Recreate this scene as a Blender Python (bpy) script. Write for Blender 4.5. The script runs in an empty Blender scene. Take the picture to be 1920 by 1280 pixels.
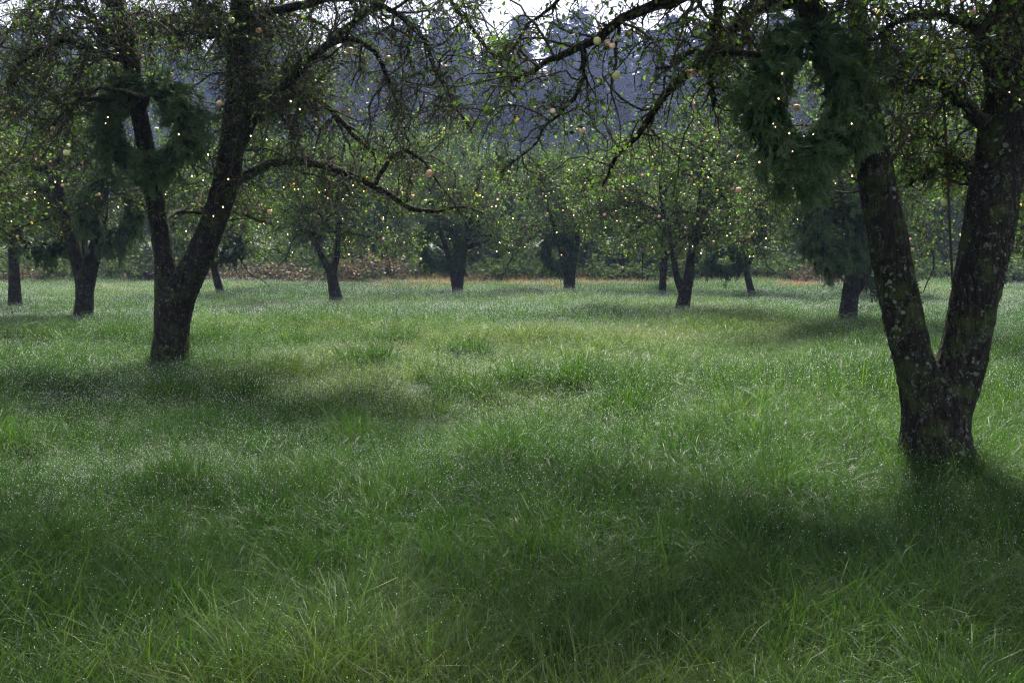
import bpy, math, random
import numpy as np
from mathutils import Vector, noise

R_ = math.radians
sc = bpy.context.scene
col = sc.collection
# ------------------------------------------------------------------ camera
CAM = np.array([0.0, 0.0, 1.70]); PITCH = R_(5.5); FPX = 1867.0
cd = bpy.data.cameras.new('camera'); cam = bpy.data.objects.new('camera', cd); col.objects.link(cam)
cam.location = CAM; cam.rotation_euler = (R_(90) - PITCH, 0, 0)
cd.sensor_width = 36; cd.lens = 35.0; cd.clip_start = 0.05; cd.clip_end = 3000
sc.camera = cam
# ------------------------------------------------------------------ sky and sun
SUN_EL, SUN_AZ = 54.0, 10.0          # azimuth measured from +Y towards +X
w = bpy.data.worlds.new('World'); sc.world = w; w.use_nodes = True
nt = w.node_tree; nt.nodes.clear()
sky = nt.nodes.new('ShaderNodeTexSky'); sky.sky_type = 'NISHITA'; sky.sun_disc = False
sky.sun_elevation = R_(SUN_EL); sky.sun_rotation = R_(SUN_AZ); sky.dust_density = 2.0; sky.air_density = 1.0
mx = nt.nodes.new('ShaderNodeMix'); mx.data_type = 'RGBA'; mx.inputs[0].default_value = 0.75
mx.inputs[7].default_value = (7.6, 7.3, 8.6, 1)
bg = nt.nodes.new('ShaderNodeBackground'); bg.inputs[1].default_value = 0.050
wo = nt.nodes.new('ShaderNodeOutputWorld')
nt.links.new(sky.outputs[0], mx.inputs[6]); nt.links.new(mx.outputs[2], bg.inputs[0]); nt.links.new(bg.outputs[0], wo.inputs[0])
sd = bpy.data.lights.new('sun', 'SUN'); sun = bpy.data.objects.new('sun', sd); col.objects.link(sun)
sd.energy = 5.0; sd.angle = R_(11.0); sd.color = (1.0, 0.95, 0.84)
_d = Vector((math.sin(R_(SUN_AZ)) * math.cos(R_(SUN_EL)), math.cos(R_(SUN_AZ)) * math.cos(R_(SUN_EL)), math.sin(R_(SUN_EL))))
sun.rotation_euler = _d.to_track_quat('Z', 'Y').to_euler()
vs = sc.view_settings
vs.view_transform = 'Standard'; vs.look = 'None'; vs.exposure = 2.42; vs.gamma = 1.0; vs.use_curve_mapping = False
sc.render.engine = 'CYCLES'
cy = sc.cycles
cy.use_denoising = True; cy.denoiser = 'OPENIMAGEDENOISE'; cy.denoising_prefilter = 'NONE'; cy.denoising_input_passes = 'RGB_ALBEDO_NORMAL'; cy.pixel_filter_type = 'BLACKMAN_HARRIS'; cy.filter_width = 1.3; cy.max_bounces = 5; cy.diffuse_bounces = 2; cy.glossy_bounces = 1; cy.transmission_bounces = 2
cy.volume_bounces = 0; cy.transparent_max_bounces = 4; cy.sample_clamp_indirect = 3.0; cy.sample_clamp_direct = 5.0; cy.use_adaptive_sampling = True
cy.adaptive_threshold = 0.015
HAZE = 0.00036

# ------------------------------------------------------------------ helpers
def at(px, py, Y):
    """point of the place seen at that spot of the photograph, Y metres ahead"""
    u = (px - 960) / FPX; v = (640 - py) / FPX
    d = np.array([u, math.cos(PITCH) + v * math.sin(PITCH), -math.sin(PITCH) + v * math.cos(PITCH)])
    return CAM + d * (Y / d[1])
def proj(P):
    Q = P - CAM
    f = Q[:, 1] * math.cos(PITCH) - Q[:, 2] * math.sin(PITCH)
    u = Q[:, 1] * math.sin(PITCH) + Q[:, 2] * math.cos(PITCH)
    return np.stack([960 + FPX * Q[:, 0] / f, 640 - FPX * u / f], 1)
def nrm(a):
    return a / np.maximum(np.linalg.norm(a, axis=-1, keepdims=True), 1e-9)
def mesh(name, V, faces, mats=(), slots=None, attr=None, smooth=False):
    """faces: list of (n,k) index arrays"""
    me = bpy.data.meshes.new(name)
    V = np.ascontiguousarray(V, dtype=np.float32)
    me.vertices.add(len(V)); me.vertices.foreach_set('co', V.ravel())
    idx = np.concatenate([f.ravel() for f in faces]).astype(np.int32)
    tot = np.concatenate([np.full(len(f), f.shape[1]) for f in faces]).astype(np.int32)
    st = np.concatenate([[0], np.cumsum(tot)[:-1]]).astype(np.int32)
    me.loops.add(len(idx)); me.loops.foreach_set('vertex_index', idx)
    me.polygons.add(len(tot)); me.polygons.foreach_set('loop_start', st)
    if slots is not None: me.polygons.foreach_set('material_index', np.asarray(slots, dtype=np.int32))
    if smooth: me.polygons.foreach_set('use_smooth', np.ones(len(tot), dtype=bool))
    for m in mats: me.materials.append(m)
    me.update(calc_edges=True)
    if attr:
        for k, a in attr.items():
            at_ = me.attributes.new(k, 'FLOAT', 'POINT'); at_.data.foreach_set('value', np.asarray(a, dtype=np.float32))
    return me
def link(name, me, parent=None, label=None, kind=None):
    o = bpy.data.objects.new(name, me); col.objects.link(o)
    if parent is not None: o.parent = parent
    if label: o['label'] = label
    if kind: o['kind'] = kind
    return o
def thing(name, label, cat, loc=(0, 0, 0), group=None, me=None):
    o = bpy.data.objects.new(name, me); col.objects.link(o); o.location = loc
    o['label'] = label; o['category'] = cat
    if group: o['group'] = group
    return o
def tubes(P, Rr, sides, caps=False, jitter=None):
    """P (M,n,3), Rr (M,n) -> verts, [quads]"""
    M, n, _ = P.shape
    T = np.empty_like(P); T[:, 1:-1] = P[:, 2:] - P[:, :-2]; T[:, 0] = P[:, 1] - P[:, 0]; T[:, -1] = P[:, -1] - P[:, -2]
    T = nrm(T)
    ref = np.where(np.abs(T[..., 2:3]) > 0.9, np.array([1.0, 0, 0]), np.array([0, 0, 1.0]))
    # one reference per tube keeps the rings from twisting
    m = np.abs(T[..., 2]).mean(1) > 0.75
    ref = np.where(m[:, None, None], np.array([0, 1.0, 0]), np.array([0, 0, 1.0])) * np.ones_like(P)
    A = nrm(np.cross(T, ref)); B = np.cross(T, A)
    th = np.arange(sides) * 2 * math.pi / sides
    rr = Rr[..., None] * np.ones(sides)
    if jitter is not None: rr = rr * (1 + jitter.uniform(-0.16, 0.16, rr.shape))
    V = P[:, :, None, :] + rr[..., None] * (A[:, :, None, :] * np.cos(th)[None, None, :, None] + B[:, :, None, :] * np.sin(th)[None, None, :, None])
    base = (np.arange(M) * n * sides)[:, None, None] + (np.arange(n - 1) * sides)[None, :, None]
    j = np.arange(sides); k = (j + 1) % sides
    q = np.stack([base + j, base + k, base + sides + k, base + sides + j], -1).reshape(-1, 4)
    F = [q]
    V = V.reshape(-1, 3)
    if caps:
        b0 = (np.arange(M) * n * sides)[:, None] + j[::-1]; b1 = (np.arange(M) * n * sides)[:, None] + (n - 1) * sides + j
        F += [b0, b1]
    return V, F
def spline(pts, n):
    """Catmull-Rom resample; pts (k,c)"""
    p = np.asarray(pts, float); k = len(p)
    e = np.vstack([2 * p[0] - p[1], p, 2 * p[-1] - p[-2]])
    t = np.linspace(0, k - 1 - 1e-6, n); i = t.astype(int); f = (t - i)[:, None]
    a, b, c, d = e[i], e[i + 1], e[i + 2], e[i + 3]
    return 0.5 * (2 * b + (c - a) * f + (2 * a - 5 * b + 4 * c - d) * f ** 2 + (3 * b - a - 3 * c + d) * f ** 3)
def grow(rng, S, D, L, n, gnarl, trop):
    M = len(S); P = np.empty((M, n + 1, 3)); P[:, 0] = S; d = nrm(D); st = (L / n)[:, None]
    for i in range(n):
        d = nrm(d + gnarl * rng.normal(size=(M, 3)) + np.asarray(trop)[None] * (i + 1) / n)
        P[:, i + 1] = P[:, i] + d * st
    return P
def spawn(rng, P, Rr, count, t0=0.15, t1=1.0, ang=(0.6, 1.3), weight=None):
    """count children on random parents -> start, direction, parent radius, t"""
    M, n, _ = P.shape
    p = rng.choice(M, count, p=None if weight is None else weight / weight.sum())
    t = rng.uniform(t0, t1, count) * (n - 1); i = np.minimum(t.astype(int), n - 2); f = (t - i)[:, None]
    S = P[p, i] * (1 - f) + P[p, i + 1] * f
    T = nrm(P[p, i + 1] - P[p, i]); r = Rr[p, i] * (1 - f[:, 0]) + Rr[p, i + 1] * f[:, 0]
    q = nrm(np.cross(T, rng.normal(size=(count, 3)))); a = rng.uniform(ang[0], ang[1], count)[:, None]
    return S, T * np.cos(a) + q * np.sin(a), r, t / (n - 1)
def taper(r0, r1, n):
    t = np.linspace(0, 1, n)[None]
    return np.asarray(r0)[:, None] * (1 - t) + np.asarray(r1)[:, None] * t
def leaf_arrays(rng, S, D, size, asp=0.55, droop=0.3, cheap=False):
    """folded six-cornered leaves"""
    N = len(S); D = nrm(D + np.array([0, 0, -droop])); X = nrm(np.cross(D, rng.normal(size=(N, 3)))); Z = np.cross(X, D)
    s = size[:, None]; wd = s * asp * 0.5
    if cheap:
        V = np.stack([S, S + D * s * 0.5 + X * wd * 1.1 + Z * wd * 0.3, S + D * s, S + D * s * 0.5 - X * wd * 1.1 + Z * wd * 0.3], 1).reshape(-1, 3)
        return V, [(np.arange(N) * 4)[:, None] + np.arange(4)]
    fold = rng.uniform(0.1, 0.5, N)[:, None]; curl = rng.uniform(-0.25, 0.1, N)[:, None]
    b = S; tip = S + D * s + Z * s * curl
    l1 = S + D * s * 0.3 + X * wd * 0.9 + Z * wd * fold; l2 = S + D * s * 0.7 + X * wd * 0.85 + Z * (wd * fold + s * curl * 0.4)
    r1 = S + D * s * 0.3 - X * wd * 0.9 + Z * wd * fold; r2 = S + D * s * 0.7 - X * wd * 0.85 + Z * (wd * fold + s * curl * 0.4)
    V = np.stack([b, l1, l2, tip, r2, r1], 1).reshape(-1, 3)
    o = (np.arange(N) * 6)[:, None]
    return V, [np.concatenate([o + np.array([0, 1, 2, 3]), o + np.array([0, 3, 4, 5])])]

# ------------------------------------------------------------------ materials
def M(name):
    m = bpy.data.materials.new(name); m.use_nodes = True; m.node_tree.nodes.clear(); return m, m.node_tree
def nd(t, kind, **kw):
    n = t.nodes.new(kind)
    for k, v in kw.items(): setattr(n, k, v)
    return n
def ramp(t, stops, src, interp='LINEAR'):
    r = nd(t, 'ShaderNodeValToRGB'); r.color_ramp.interpolation = interp
    e = r.color_ramp.elements
    while len(e) < len(stops): e.new(0.5)
    for i, (p, c) in enumerate(stops): e[i].position = p; e[i].color = (*c, 1) if len(c) == 3 else c
    t.links.new(src, r.inputs[0]); return r
def mixc(t, fac, a, b, mode='MIX'):
    m = nd(t, 'ShaderNodeMix', data_type='RGBA', blend_type=mode)
    for s, v in ((0, fac), (6, a), (7, b)):
        if hasattr(v, 'is_linked') or hasattr(v, 'links'): t.links.new(v, m.inputs[s])
        elif s == 0: m.inputs[0].default_value = v
        else: m.inputs[s].default_value = (*v, 1)
    return m.outputs[2]
def noise_n(t, scale, detail=4, rough=0.6, vec=None, dist=0.0):
    n = nd(t, 'ShaderNodeTexNoise'); n.inputs['Scale'].default_value = scale; n.inputs['Detail'].default_value = detail
    n.inputs['Roughness'].default_value = rough; n.inputs['Distortion'].default_value = dist
    if vec is not None: t.links.new(vec, n.inputs['Vector'])
    return n.outputs['Fac']
def plant_mat(name, stops, trans=0.45, rough=0.45, spec=0.35, attr='rnd', inst=False, extra=None, tcol=(1.15, 1.2, 0.55)):
    m, t = M(name)
    a = nd(t, 'ShaderNodeAttribute', attribute_name=attr)
    if inst: a.attribute_type = 'INSTANCER'
    c = ramp(t, stops, a.outputs['Fac']).outputs[0]
    if inst:
        b = nd(t, 'ShaderNodeAttribute', attribute_name='rnd')
        v = ramp(t, [(0, (0.42, 0.42, 0.45)), (0.5, (0.8, 0.8, 0.8)), (0.88, (1.35, 1.3, 1.2)), (0.94, (1.2, 1.1, 1.0)), (0.97, (1.5, 1.25, .9)), (1.0, (1.8, 1.35, 0.8))], b.outputs['Fac']).outputs[0]
        c = mixc(t, 1.0, c, v, 'MULTIPLY')
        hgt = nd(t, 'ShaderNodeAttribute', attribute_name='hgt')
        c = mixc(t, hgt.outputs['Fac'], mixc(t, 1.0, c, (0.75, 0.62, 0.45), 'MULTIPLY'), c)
    p = nd(t, 'ShaderNodeBsdfPrincipled'); p.inputs['Roughness'].default_value = rough; p.inputs['Specular IOR Level'].default_value = spec
    t.links.new(c, p.inputs['Base Color'])
    tr = nd(t, 'ShaderNodeBsdfTranslucent'); t.links.new(mixc(t, 1.0, c, tcol, 'MULTIPLY'), tr.inputs[0])
    s = nd(t, 'ShaderNodeMixShader'); s.inputs[0].default_value = trans
    t.links.new(p.outputs[0], s.inputs[1]); t.links.new(tr.outputs[0], s.inputs[2])
    o = nd(t, 'ShaderNodeOutputMaterial'); t.links.new(s.outputs[0], o.inputs[0]); return m
def bark_mat(name, dark, light, lichen=0.35, moss=0.3, scale=1.0, bump=0.6):
    m, t = M(name)
    tc = nd(t, 'ShaderNodeTexCoord'); mp = nd(t, 'ShaderNodeMapping'); mp.inputs['Scale'].default_value = (1, 1, 0.17)
    t.links.new(tc.outputs['Object'], mp.inputs[0])
    f1 = noise_n(t, 26 * scale, 6, 0.7, mp.outputs[0], 0.8)
    vo = nd(t, 'ShaderNodeTexVoronoi', feature='DISTANCE_TO_EDGE'); vo.inputs['Scale'].default_value = 22 * scale
    t.links.new(mp.outputs[0], vo.inputs['Vector'])
    cr = ramp(t, [(0.0, (0, 0, 0)), (0.12, (1, 1, 1))], vo.outputs['Distance']).outputs[0]
    base = mixc(t, f1, dark, light)
    base = mixc(t, cr, mixc(t, 1.0, base, (0.5, 0.48, 0.45), 'MULTIPLY'), base)
    n2 = noise_n(t, 5, 5, 0.65, tc.outputs['Object'])
    base = mixc(t, ramp(t, [(0.5, (0, 0, 0)), (0.62, (moss * 2, moss * 2, moss * 2))], n2).outputs[0], base, (0.022, 0.035, 0.010))
    n3 = noise_n(t, 21, 6, 0.75, tc.outputs['Object'], 0.5)
    lw = ramp(t, [(0.56, (0, 0, 0)), (0.62, (lichen * 2, lichen * 2, lichen * 2))], n3).outputs[0]
    base = mixc(t, lw, base, (0.085, 0.105, 0.085))
    n4 = noise_n(t, 70, 3, 0.6, tc.outputs['Object'])
    base = mixc(t, ramp(t, [(0.67, (0, 0, 0)), (0.71, (1, 1, 1))], n4).outputs[0], base, (0.20, 0.22, 0.20))
    p = nd(t, 'ShaderNodeBsdfPrincipled'); p.inputs['Roughness'].default_value = 0.85; p.inputs['Specular IOR Level'].default_value = 0.06
    t.links.new(base, p.inputs['Base Color'])
    ad = nd(t, 'ShaderNodeMath', operation='MULTIPLY_ADD'); t.links.new(cr, ad.inputs[0]); ad.inputs[1].default_value = 0.7; t.links.new(f1, ad.inputs[2])
    b = nd(t, 'ShaderNodeBump'); b.inputs['Strength'].default_value = bump; b.inputs['Distance'].default_value = 0.03
    t.links.new(ad.outputs[0], b.inputs['Height']); t.links.new(b.outputs[0], p.inputs['Normal'])
    o = nd(t, 'ShaderNodeOutputMaterial'); t.links.new(p.outputs[0], o.inputs[0]); return m
def plain(name, c, rough=0.6, spec=0.4, emit=None, estr=0, coat=0.0):
    m, t = M(name); p = nd(t, 'ShaderNodeBsdfPrincipled')
    n = noise_n(t, 9, 4, 0.6, nd(t, 'ShaderNodeTexCoord').outputs['Object'])
    t.links.new(mixc(t, n, tuple(x * 0.75 for x in c), tuple(min(1, x * 1.25) for x in c)), p.inputs['Base Color'])
    p.inputs['Roughness'].default_value = rough; p.inputs['Specular IOR Level'].default_value = spec; p.inputs['Coat Weight'].default_value = coat
    if emit: p.inputs['Emission Color'].default_value = (*emit, 1); p.inputs['Emission Strength'].default_value = estr
    o = nd(t, 'ShaderNodeOutputMaterial'); t.links.new(p.outputs[0], o.inputs[0]); return m
def apple_mat(name, a, b):
    m, t = M(name); tc = nd(t, 'ShaderNodeTexCoord')
    n = noise_n(t, 9, 3, 0.6, tc.outputs['Object'], 0.4)
    c = ramp(t, [(0.38, a), (0.62, b)], n).outputs[0]
    sp = noise_n(t, 160, 2, 0.5, tc.outputs['Object'])
    c = mixc(t, ramp(t, [(0.62, (0, 0, 0)), (0.68, (0.5, 0.5, 0.5))], sp).outputs[0], c, (0.75, 0.68, 0.5))
    p = nd(t, 'ShaderNodeBsdfPrincipled'); p.inputs['Roughness'].default_value = 0.32
    p.inputs['Subsurface Weight'].default_value = 0.0
    t.links.new(c, p.inputs['Base Color']); o = nd(t, 'ShaderNodeOutputMaterial'); t.links.new(p.outputs[0], o.inputs[0]); return m

BARK_N = bark_mat('bark_near', (0.004, 0.0042, 0.0035), (0.019, 0.018, 0.015), 0.30, 0.45, 1.2, 0.7)
BARK_M = bark_mat('bark_far', (0.0045, 0.0045, 0.0038), (0.018, 0.018, 0.015), 0.3, 0.3, 0.9)
TWIG = bark_mat('twig_bark', (0.020, 0.018, 0.012), (0.060, 0.055, 0.035), 0.35, 0.5, 1.6, 0.3)
LEAF = plant_mat('apple_leaf', [(0, (0.018, 0.040, 0.012)), (0.45, (0.050, 0.100, 0.022)), (0.8, (0.105, 0.18, 0.034)), (0.93, (0.18, 0.25, 0.05)), (0.97, (0.34, 0.28, 0.07)), (1, (0.36, 0.20, 0.07))], 0.55, 0.45, 0.15)
LEAFB = plant_mat('misted_leaf', [(0, (0.016, 0.034, 0.016)), (0.5, (0.045, 0.075, 0.036)), (0.85, (0.085, 0.125, 0.055)), (1, (0.16, 0.18, 0.08))], 0.42, 0.6, 0.1, tcol=(1.05, 1.15, 0.8))  # greyer copy of the apple leaf, mist put into its colour
MOSS = plant_mat('moss_tuft', [(0, (0.012, 0.026, 0.008)), (1, (0.050, 0.075, 0.024))], 0.3, 0.9, 0.05)
LICH = plain('lichen_flake', (0.07, 0.095, 0.07), 0.9, 0.1)
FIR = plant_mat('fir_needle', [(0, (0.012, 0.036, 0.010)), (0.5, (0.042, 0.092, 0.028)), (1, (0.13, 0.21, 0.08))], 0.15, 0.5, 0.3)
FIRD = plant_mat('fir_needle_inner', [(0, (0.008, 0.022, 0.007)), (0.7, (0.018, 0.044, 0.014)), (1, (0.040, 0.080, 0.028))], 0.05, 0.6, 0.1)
CONI = plant_mat('conifer_needle', [(0, (0.010, 0.018, 0.010)), (1, (0.024, 0.038, 0.022))], 0.05, 0.8, 0.03)
BUSH_G = plant_mat('bush_leaf', [(0, (0.014, 0.030, 0.009)), (0.8, (0.038, 0.070, 0.018)), (1, (0.10, 0.13, 0.03))], 0.3, 0.7, 0.05)
BUSH_R = plant_mat('bramble_leaf', [(0, (0.030, 0.022, 0.016)), (0.6, (0.065, 0.045, 0.036)), (0.85, (0.035, 0.055, 0.02)), (1, (0.13, 0.07, 0.055))], 0.35, 0.6, 0.2)
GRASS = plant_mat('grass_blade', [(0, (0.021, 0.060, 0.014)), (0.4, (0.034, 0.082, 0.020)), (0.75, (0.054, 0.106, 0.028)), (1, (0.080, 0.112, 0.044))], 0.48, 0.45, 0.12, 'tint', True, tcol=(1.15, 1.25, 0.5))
WEED = plant_mat('dry_weed', [(0, (0.05, 0.09, 0.025)), (0.4, (0.13, 0.14, 0.05)), (0.7, (0.26, 0.13, 0.06)), (1, (0.22, 0.11, 0.10))], 0.35, 0.6, 0.2, 'tint', True, tcol=(1.1, 1.0, 0.8))
DEW = plain('dew_glint', (0.85, 0.87, 0.88), 0.12, 0.9, coat=1.0)  # sparkle of the drops painted as an opaque white base colour
BULB = plain('warm_bulb', (0.9, 0.8, 0.6), 0.3, 0.4, (1.0, 0.60, 0.24), 2.6)
BULB.cycles.emission_sampling = 'NONE'
WIRE = plain('dark_wire', (0.02, 0.03, 0.02), 0.5)
APM = [apple_mat('apple_blush', (0.70, 0.55, 0.34), (0.66, 0.27, 0.20)), apple_mat('apple_green', (0.36, 0.42, 0.13), (0.58, 0.50, 0.28)), apple_mat('apple_pink', (0.80, 0.30, 0.33), (0.86, 0.52, 0.48))]

# ------------------------------------------------------------------ haze
def haze_box():
    x, y0, y1, z0, z1 = 340, -60, 450, -3, 90
    V = np.array([(-x, y0, z0), (x, y0, z0), (x, y1, z0), (-x, y1, z0), (-x, y0, z1), (x, y0, z1), (x, y1, z1), (-x, y1, z1)], float)
    F = np.array([(0, 3, 2, 1), (4, 5, 6, 7), (0, 1, 5, 4), (1, 2, 6, 5), (2, 3, 7, 6), (3, 0, 4, 7)])
    m, t = M('morning_haze'); v = nd(t, 'ShaderNodeVolumePrincipled')
    v.inputs['Color'].default_value = (0.46, 0.58, 1.0, 1); v.inputs['Density'].default_value = HAZE; v.inputs['Anisotropy'].default_value = 0.0
    o = nd(t, 'ShaderNodeOutputMaterial'); t.links.new(v.outputs[0], o.inputs['Volume'])
    h = link('haze', mesh('haze', V, [F], [m]), kind='stuff'); h['label'] = 'thin blue morning mist filling the orchard and forest'
haze_box()

# ------------------------------------------------------------------ ground
def gz(x, y):
    x = np.asarray(x, float); y = np.asarray(y, float)
    b = 0.07 * np.sin(x * 0.9 + 1.3 * np.sin(y * 0.45)) * np.sin(y * 0.8 + 0.7) + 0.03 * np.sin(x * 2.3 + y * 1.1) * np.sin(y * 1.9 - x * 0.8)
    far = np.clip((y - 43) / 30, 0, 1)
    return b + far * 0.9 + np.clip((y - 130) / 110, 0, 1.8) ** 1.1 * 18.0
def ground():
    xs = np.concatenate([np.linspace(-700, -60, 12), np.linspace(-50, 50, 161), np.linspace(60, 700, 12)])
    ys = np.concatenate([np.linspace(-300, -10, 8), np.linspace(-5, 60, 131), np.linspace(65, 900, 40)])
    X, Y = np.meshgrid(xs, ys); V = np.stack([X.ravel(), Y.ravel(), gz(X, Y).ravel()], 1)
    nx = len(xs); i = np.arange(len(ys) - 1)[:, None] * nx + np.arange(nx - 1)[None]; i = i.ravel()
    F = np.stack([i, i + 1, i + nx + 1, i + nx], 1)
    m, t = M('meadow_soil'); tc = nd(t, 'ShaderNodeTexCoord')
    n1 = noise_n(t, 1.6, 5, 0.65, tc.outputs['Object']); n2 = noise_n(t, 40, 4, 0.7, tc.outputs['Object'])
    c = mixc(t, n1, (0.020, 0.038, 0.010), (0.045, 0.070, 0.018)); c = mixc(t, n2, mixc(t, 1.0, c, (0.4, 0.35, 0.3), 'MULTIPLY'), c)
    p = nd(t, 'ShaderNodeBsdfPrincipled'); p.inputs['Roughness'].default_value = 0.95; t.links.new(c, p.inputs['Base Color'])
    b = nd(t, 'ShaderNodeBump'); b.inputs['Strength'].default_value = 0.6; b.inputs['Distance'].default_value = 0.05
    t.links.new(n2, b.inputs['Height']); t.links.new(b.outputs[0], p.inputs['Normal'])
    o = nd(t, 'ShaderNodeOutputMaterial'); t.links.new(p.outputs[0], o.inputs[0])
    link('ground', mesh('ground', V, [F], [m], smooth=True), kind='structure')
ground()

# ------------------------------------------------------------------ grass
def vnoise(x, y, seed, scale):
    """smooth value noise, vectorised"""
    x = x / scale + seed * 17.3; y = y / scale - seed * 9.1
    xi = np.floor(x); yi = np.floor(y); fx = x - xi; fy = y - yi; fx = fx * fx * (3 - 2 * fx); fy = fy * fy * (3 - 2 * fy)
    h = lambda a, b: np.modf(np.abs(np.sin(a * 127.1 + b * 311.7 + seed * 74.7) * 43758.5453))[0]
    return (h(xi, yi) * (1 - fx) + h(xi + 1, yi) * fx) * (1 - fy) + (h(xi, yi + 1) * (1 - fx) + h(xi + 1, yi + 1) * fx) * fy
def fbm(x, y, seed, scale):
    return (vnoise(x, y, seed, scale) * 0.55 + vnoise(x, y, seed + 3, scale * 0.47) * 0.28 + vnoise(x, y, seed + 7, scale * 0.21) * 0.17)
def tuft(seed, nb, rad, h0, h1, wid, lean, segs=4, dew=0.2, dsz=0.003, curl=0.8, mat=None, heads=0.0):
    rng = np.random.default_rng(seed)
    a = rng.uniform(0, 2 * math.pi, nb); r = rad * np.sqrt(rng.uniform(0, 1, nb))
    B = np.stack([np.cos(a) * r, np.sin(a) * r, np.full(nb, -0.03)], 1)
    L = rng.uniform(h0, h1, nb) * rng.choice([1, 1, 1, 1.3], nb)
    az = a + rng.normal(0, 0.9, nb); ln = np.abs(rng.normal(lean, lean * 0.6, nb)); cu = np.abs(rng.normal(curl, curl * 0.6, nb))
    P = np.empty((nb, segs + 1, 3)); P[:, 0] = B
    for i in range(segs):
        t_ = (i + 0.7) / segs; ang = np.minimum(ln + cu * t_ ** 1.6 * 1.3, 2.3)
        azz = az + rng.normal(0, 0.12, nb)
        P[:, i + 1] = P[:, i] + np.stack([np.sin(ang) * np.cos(azz), np.sin(ang) * np.sin(azz), np.cos(ang)], 1) * (L / segs)[:, None]
    fa = rng.uniform(0, math.pi, nb); S = np.stack([np.cos(fa), np.sin(fa), np.zeros(nb)], 1)
    prof = np.array([0.8, 1.0, 0.85, 0.55, 0.0] if segs == 4 else [0.9, 1.0, 0.6, 0.0]); ww = wid * rng.uniform(0.6, 1.35, nb)
    Lf = P[:, :-1] + S[:, None] * (ww[:, None] * prof[None, :-1])[..., None] / 2; Rt = P[:, :-1] - S[:, None] * (ww[:, None] * prof[None, :-1])[..., None] / 2
    V = np.concatenate([np.stack([Lf, Rt], 2).reshape(nb, -1, 3), P[:, -1:]], 1); k = segs * 2 + 1
    o = (np.arange(nb) * k)[:, None]
    Q = np.concatenate([o + np.array([2 * i, 2 * i + 1, 2 * i + 3, 2 * i + 2]) for i in range(segs - 1)])
    Tt = o + np.array([2 * segs - 2, 2 * segs - 1, 2 * segs])
    rnd = np.repeat(rng.uniform(0, 1, nb), k); hg = np.tile(np.concatenate([np.repeat(np.arange(segs) / segs, 2), [1.0]]) ** 0.6, nb)
    V = V.reshape(-1, 3); F3 = [Tt]; sl3 = [0] * len(Tt)
    nd_ = int(nb * dew)
    if nd_:
        pi = rng.integers(0, nb, nd_); si = rng.integers(1, segs + 1, nd_); si = np.where(rng.uniform(size=nd_) < 0.6, segs, si)
        c = P[pi, si]; s = dsz * rng.uniform(0.6, 1.3, nd_)
        off = np.array([(1, 0, 0), (-1, 0, 0), (0, 1, 0), (0, -1, 0), (0, 0, 1), (0, 0, -1)], float)
        DV = (c[:, None] + off[None] * s[:, None, None]).reshape(-1, 3); b0 = len(V)
        oo = (b0 + np.arange(nd_) * 6)[:, None]
        DF = np.concatenate([oo + np.array(t) for t in ((0, 2, 4), (2, 1, 4), (1, 3, 4), (3, 0, 4), (2, 0, 5), (1, 2, 5), (3, 1, 5), (0, 3, 5))])
        V = np.concatenate([V, DV]); F3.append(DF); sl3 += [1] * len(DF)
        rnd = np.concatenate([rnd, np.zeros(len(DV))]); hg = np.concatenate([hg, np.ones(len(DV))])
    slots = [0] * len(Q) + sl3
    return mesh('tuft', V, [Q] + F3, [mat or GRASS, DEW], slots, {'rnd': rnd, 'hgt': hg})
def scatter(name, label, protos, X, Y, rot, scl, idx, tint, zoff=0.0):
    pc = bpy.data.collections.new(name + '_kinds')
    for i, me in enumerate(protos): pc.objects.link(bpy.data.objects.new('tuft_%02d' % i, me))
    n = len(X); me = bpy.data.meshes.new(name); me.vertices.add(n)
    me.vertices.foreach_set('co', np.stack([X, Y, gz(X, Y) + zoff], 1).astype(np.float32).ravel())
    for k, tp, v in (('rot', 'FLOAT_VECTOR', rot), ('scl', 'FLOAT_VECTOR', scl)):
        a = me.attributes.new(k, tp, 'POINT'); a.data.foreach_set('vector', v.astype(np.float32).ravel())
    a = me.attributes.new('idx', 'INT', 'POINT'); a.data.foreach_set('value', idx.astype(np.int32))
    a = me.attributes.new('tint', 'FLOAT', 'POINT'); a.data.foreach_set('value', tint.astype(np.float32))
    me.update()
    o = link(name, me, kind='stuff'); o['label'] = label
    g = bpy.data.node_groups.new(name, 'GeometryNodeTree')
    g.interface.new_socket('Geometry', in_out='INPUT', socket_type='NodeSocketGeometry'); g.interface.new_socket('Geometry', in_out='OUTPUT', socket_type='NodeSocketGeometry')
    gi = g.nodes.new('NodeGroupInput'); go = g.nodes.new('NodeGroupOutput'); ip = g.nodes.new('GeometryNodeInstanceOnPoints')
    ci = g.nodes.new('GeometryNodeCollectionInfo'); ci.inputs['Collection'].default_value = pc; ci.inputs['Separate Children'].default_value = True; ci.inputs['Reset Children'].default_value = True
    def na(k, tp):
        n_ = g.nodes.new('GeometryNodeInputNamedAttribute'); n_.data_type = tp; n_.inputs['Name'].default_value = k; return n_.outputs['Attribute']
    L = g.links.new
    L(gi.outputs[0], ip.inputs['Points']); L(ci.outputs[0], ip.inputs['Instance']); ip.inputs['Pick Instance'].default_value = True
    L(na('idx', 'INT'), ip.inputs['Instance Index']); L(na('rot', 'FLOAT_VECTOR'), ip.inputs['Rotation']); L(na('scl', 'FLOAT_VECTOR'), ip.inputs['Scale'])
    L(ip.outputs[0], go.inputs[0])
    md = o.modifiers.new('grow', 'NODES'); md.node_group = g
    return o
def wedge(rng, y0, y1, dens, half=0.62, pad=1.2):
    w1 = y1 * half + pad; n = int((y1 - y0) * 2 * w1 * dens)
    X = rng.uniform(-w1, w1, n); Y = rng.uniform(y0, y1, n); k = np.abs(X) < Y * half + pad
    return X[k], Y[k]
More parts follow.
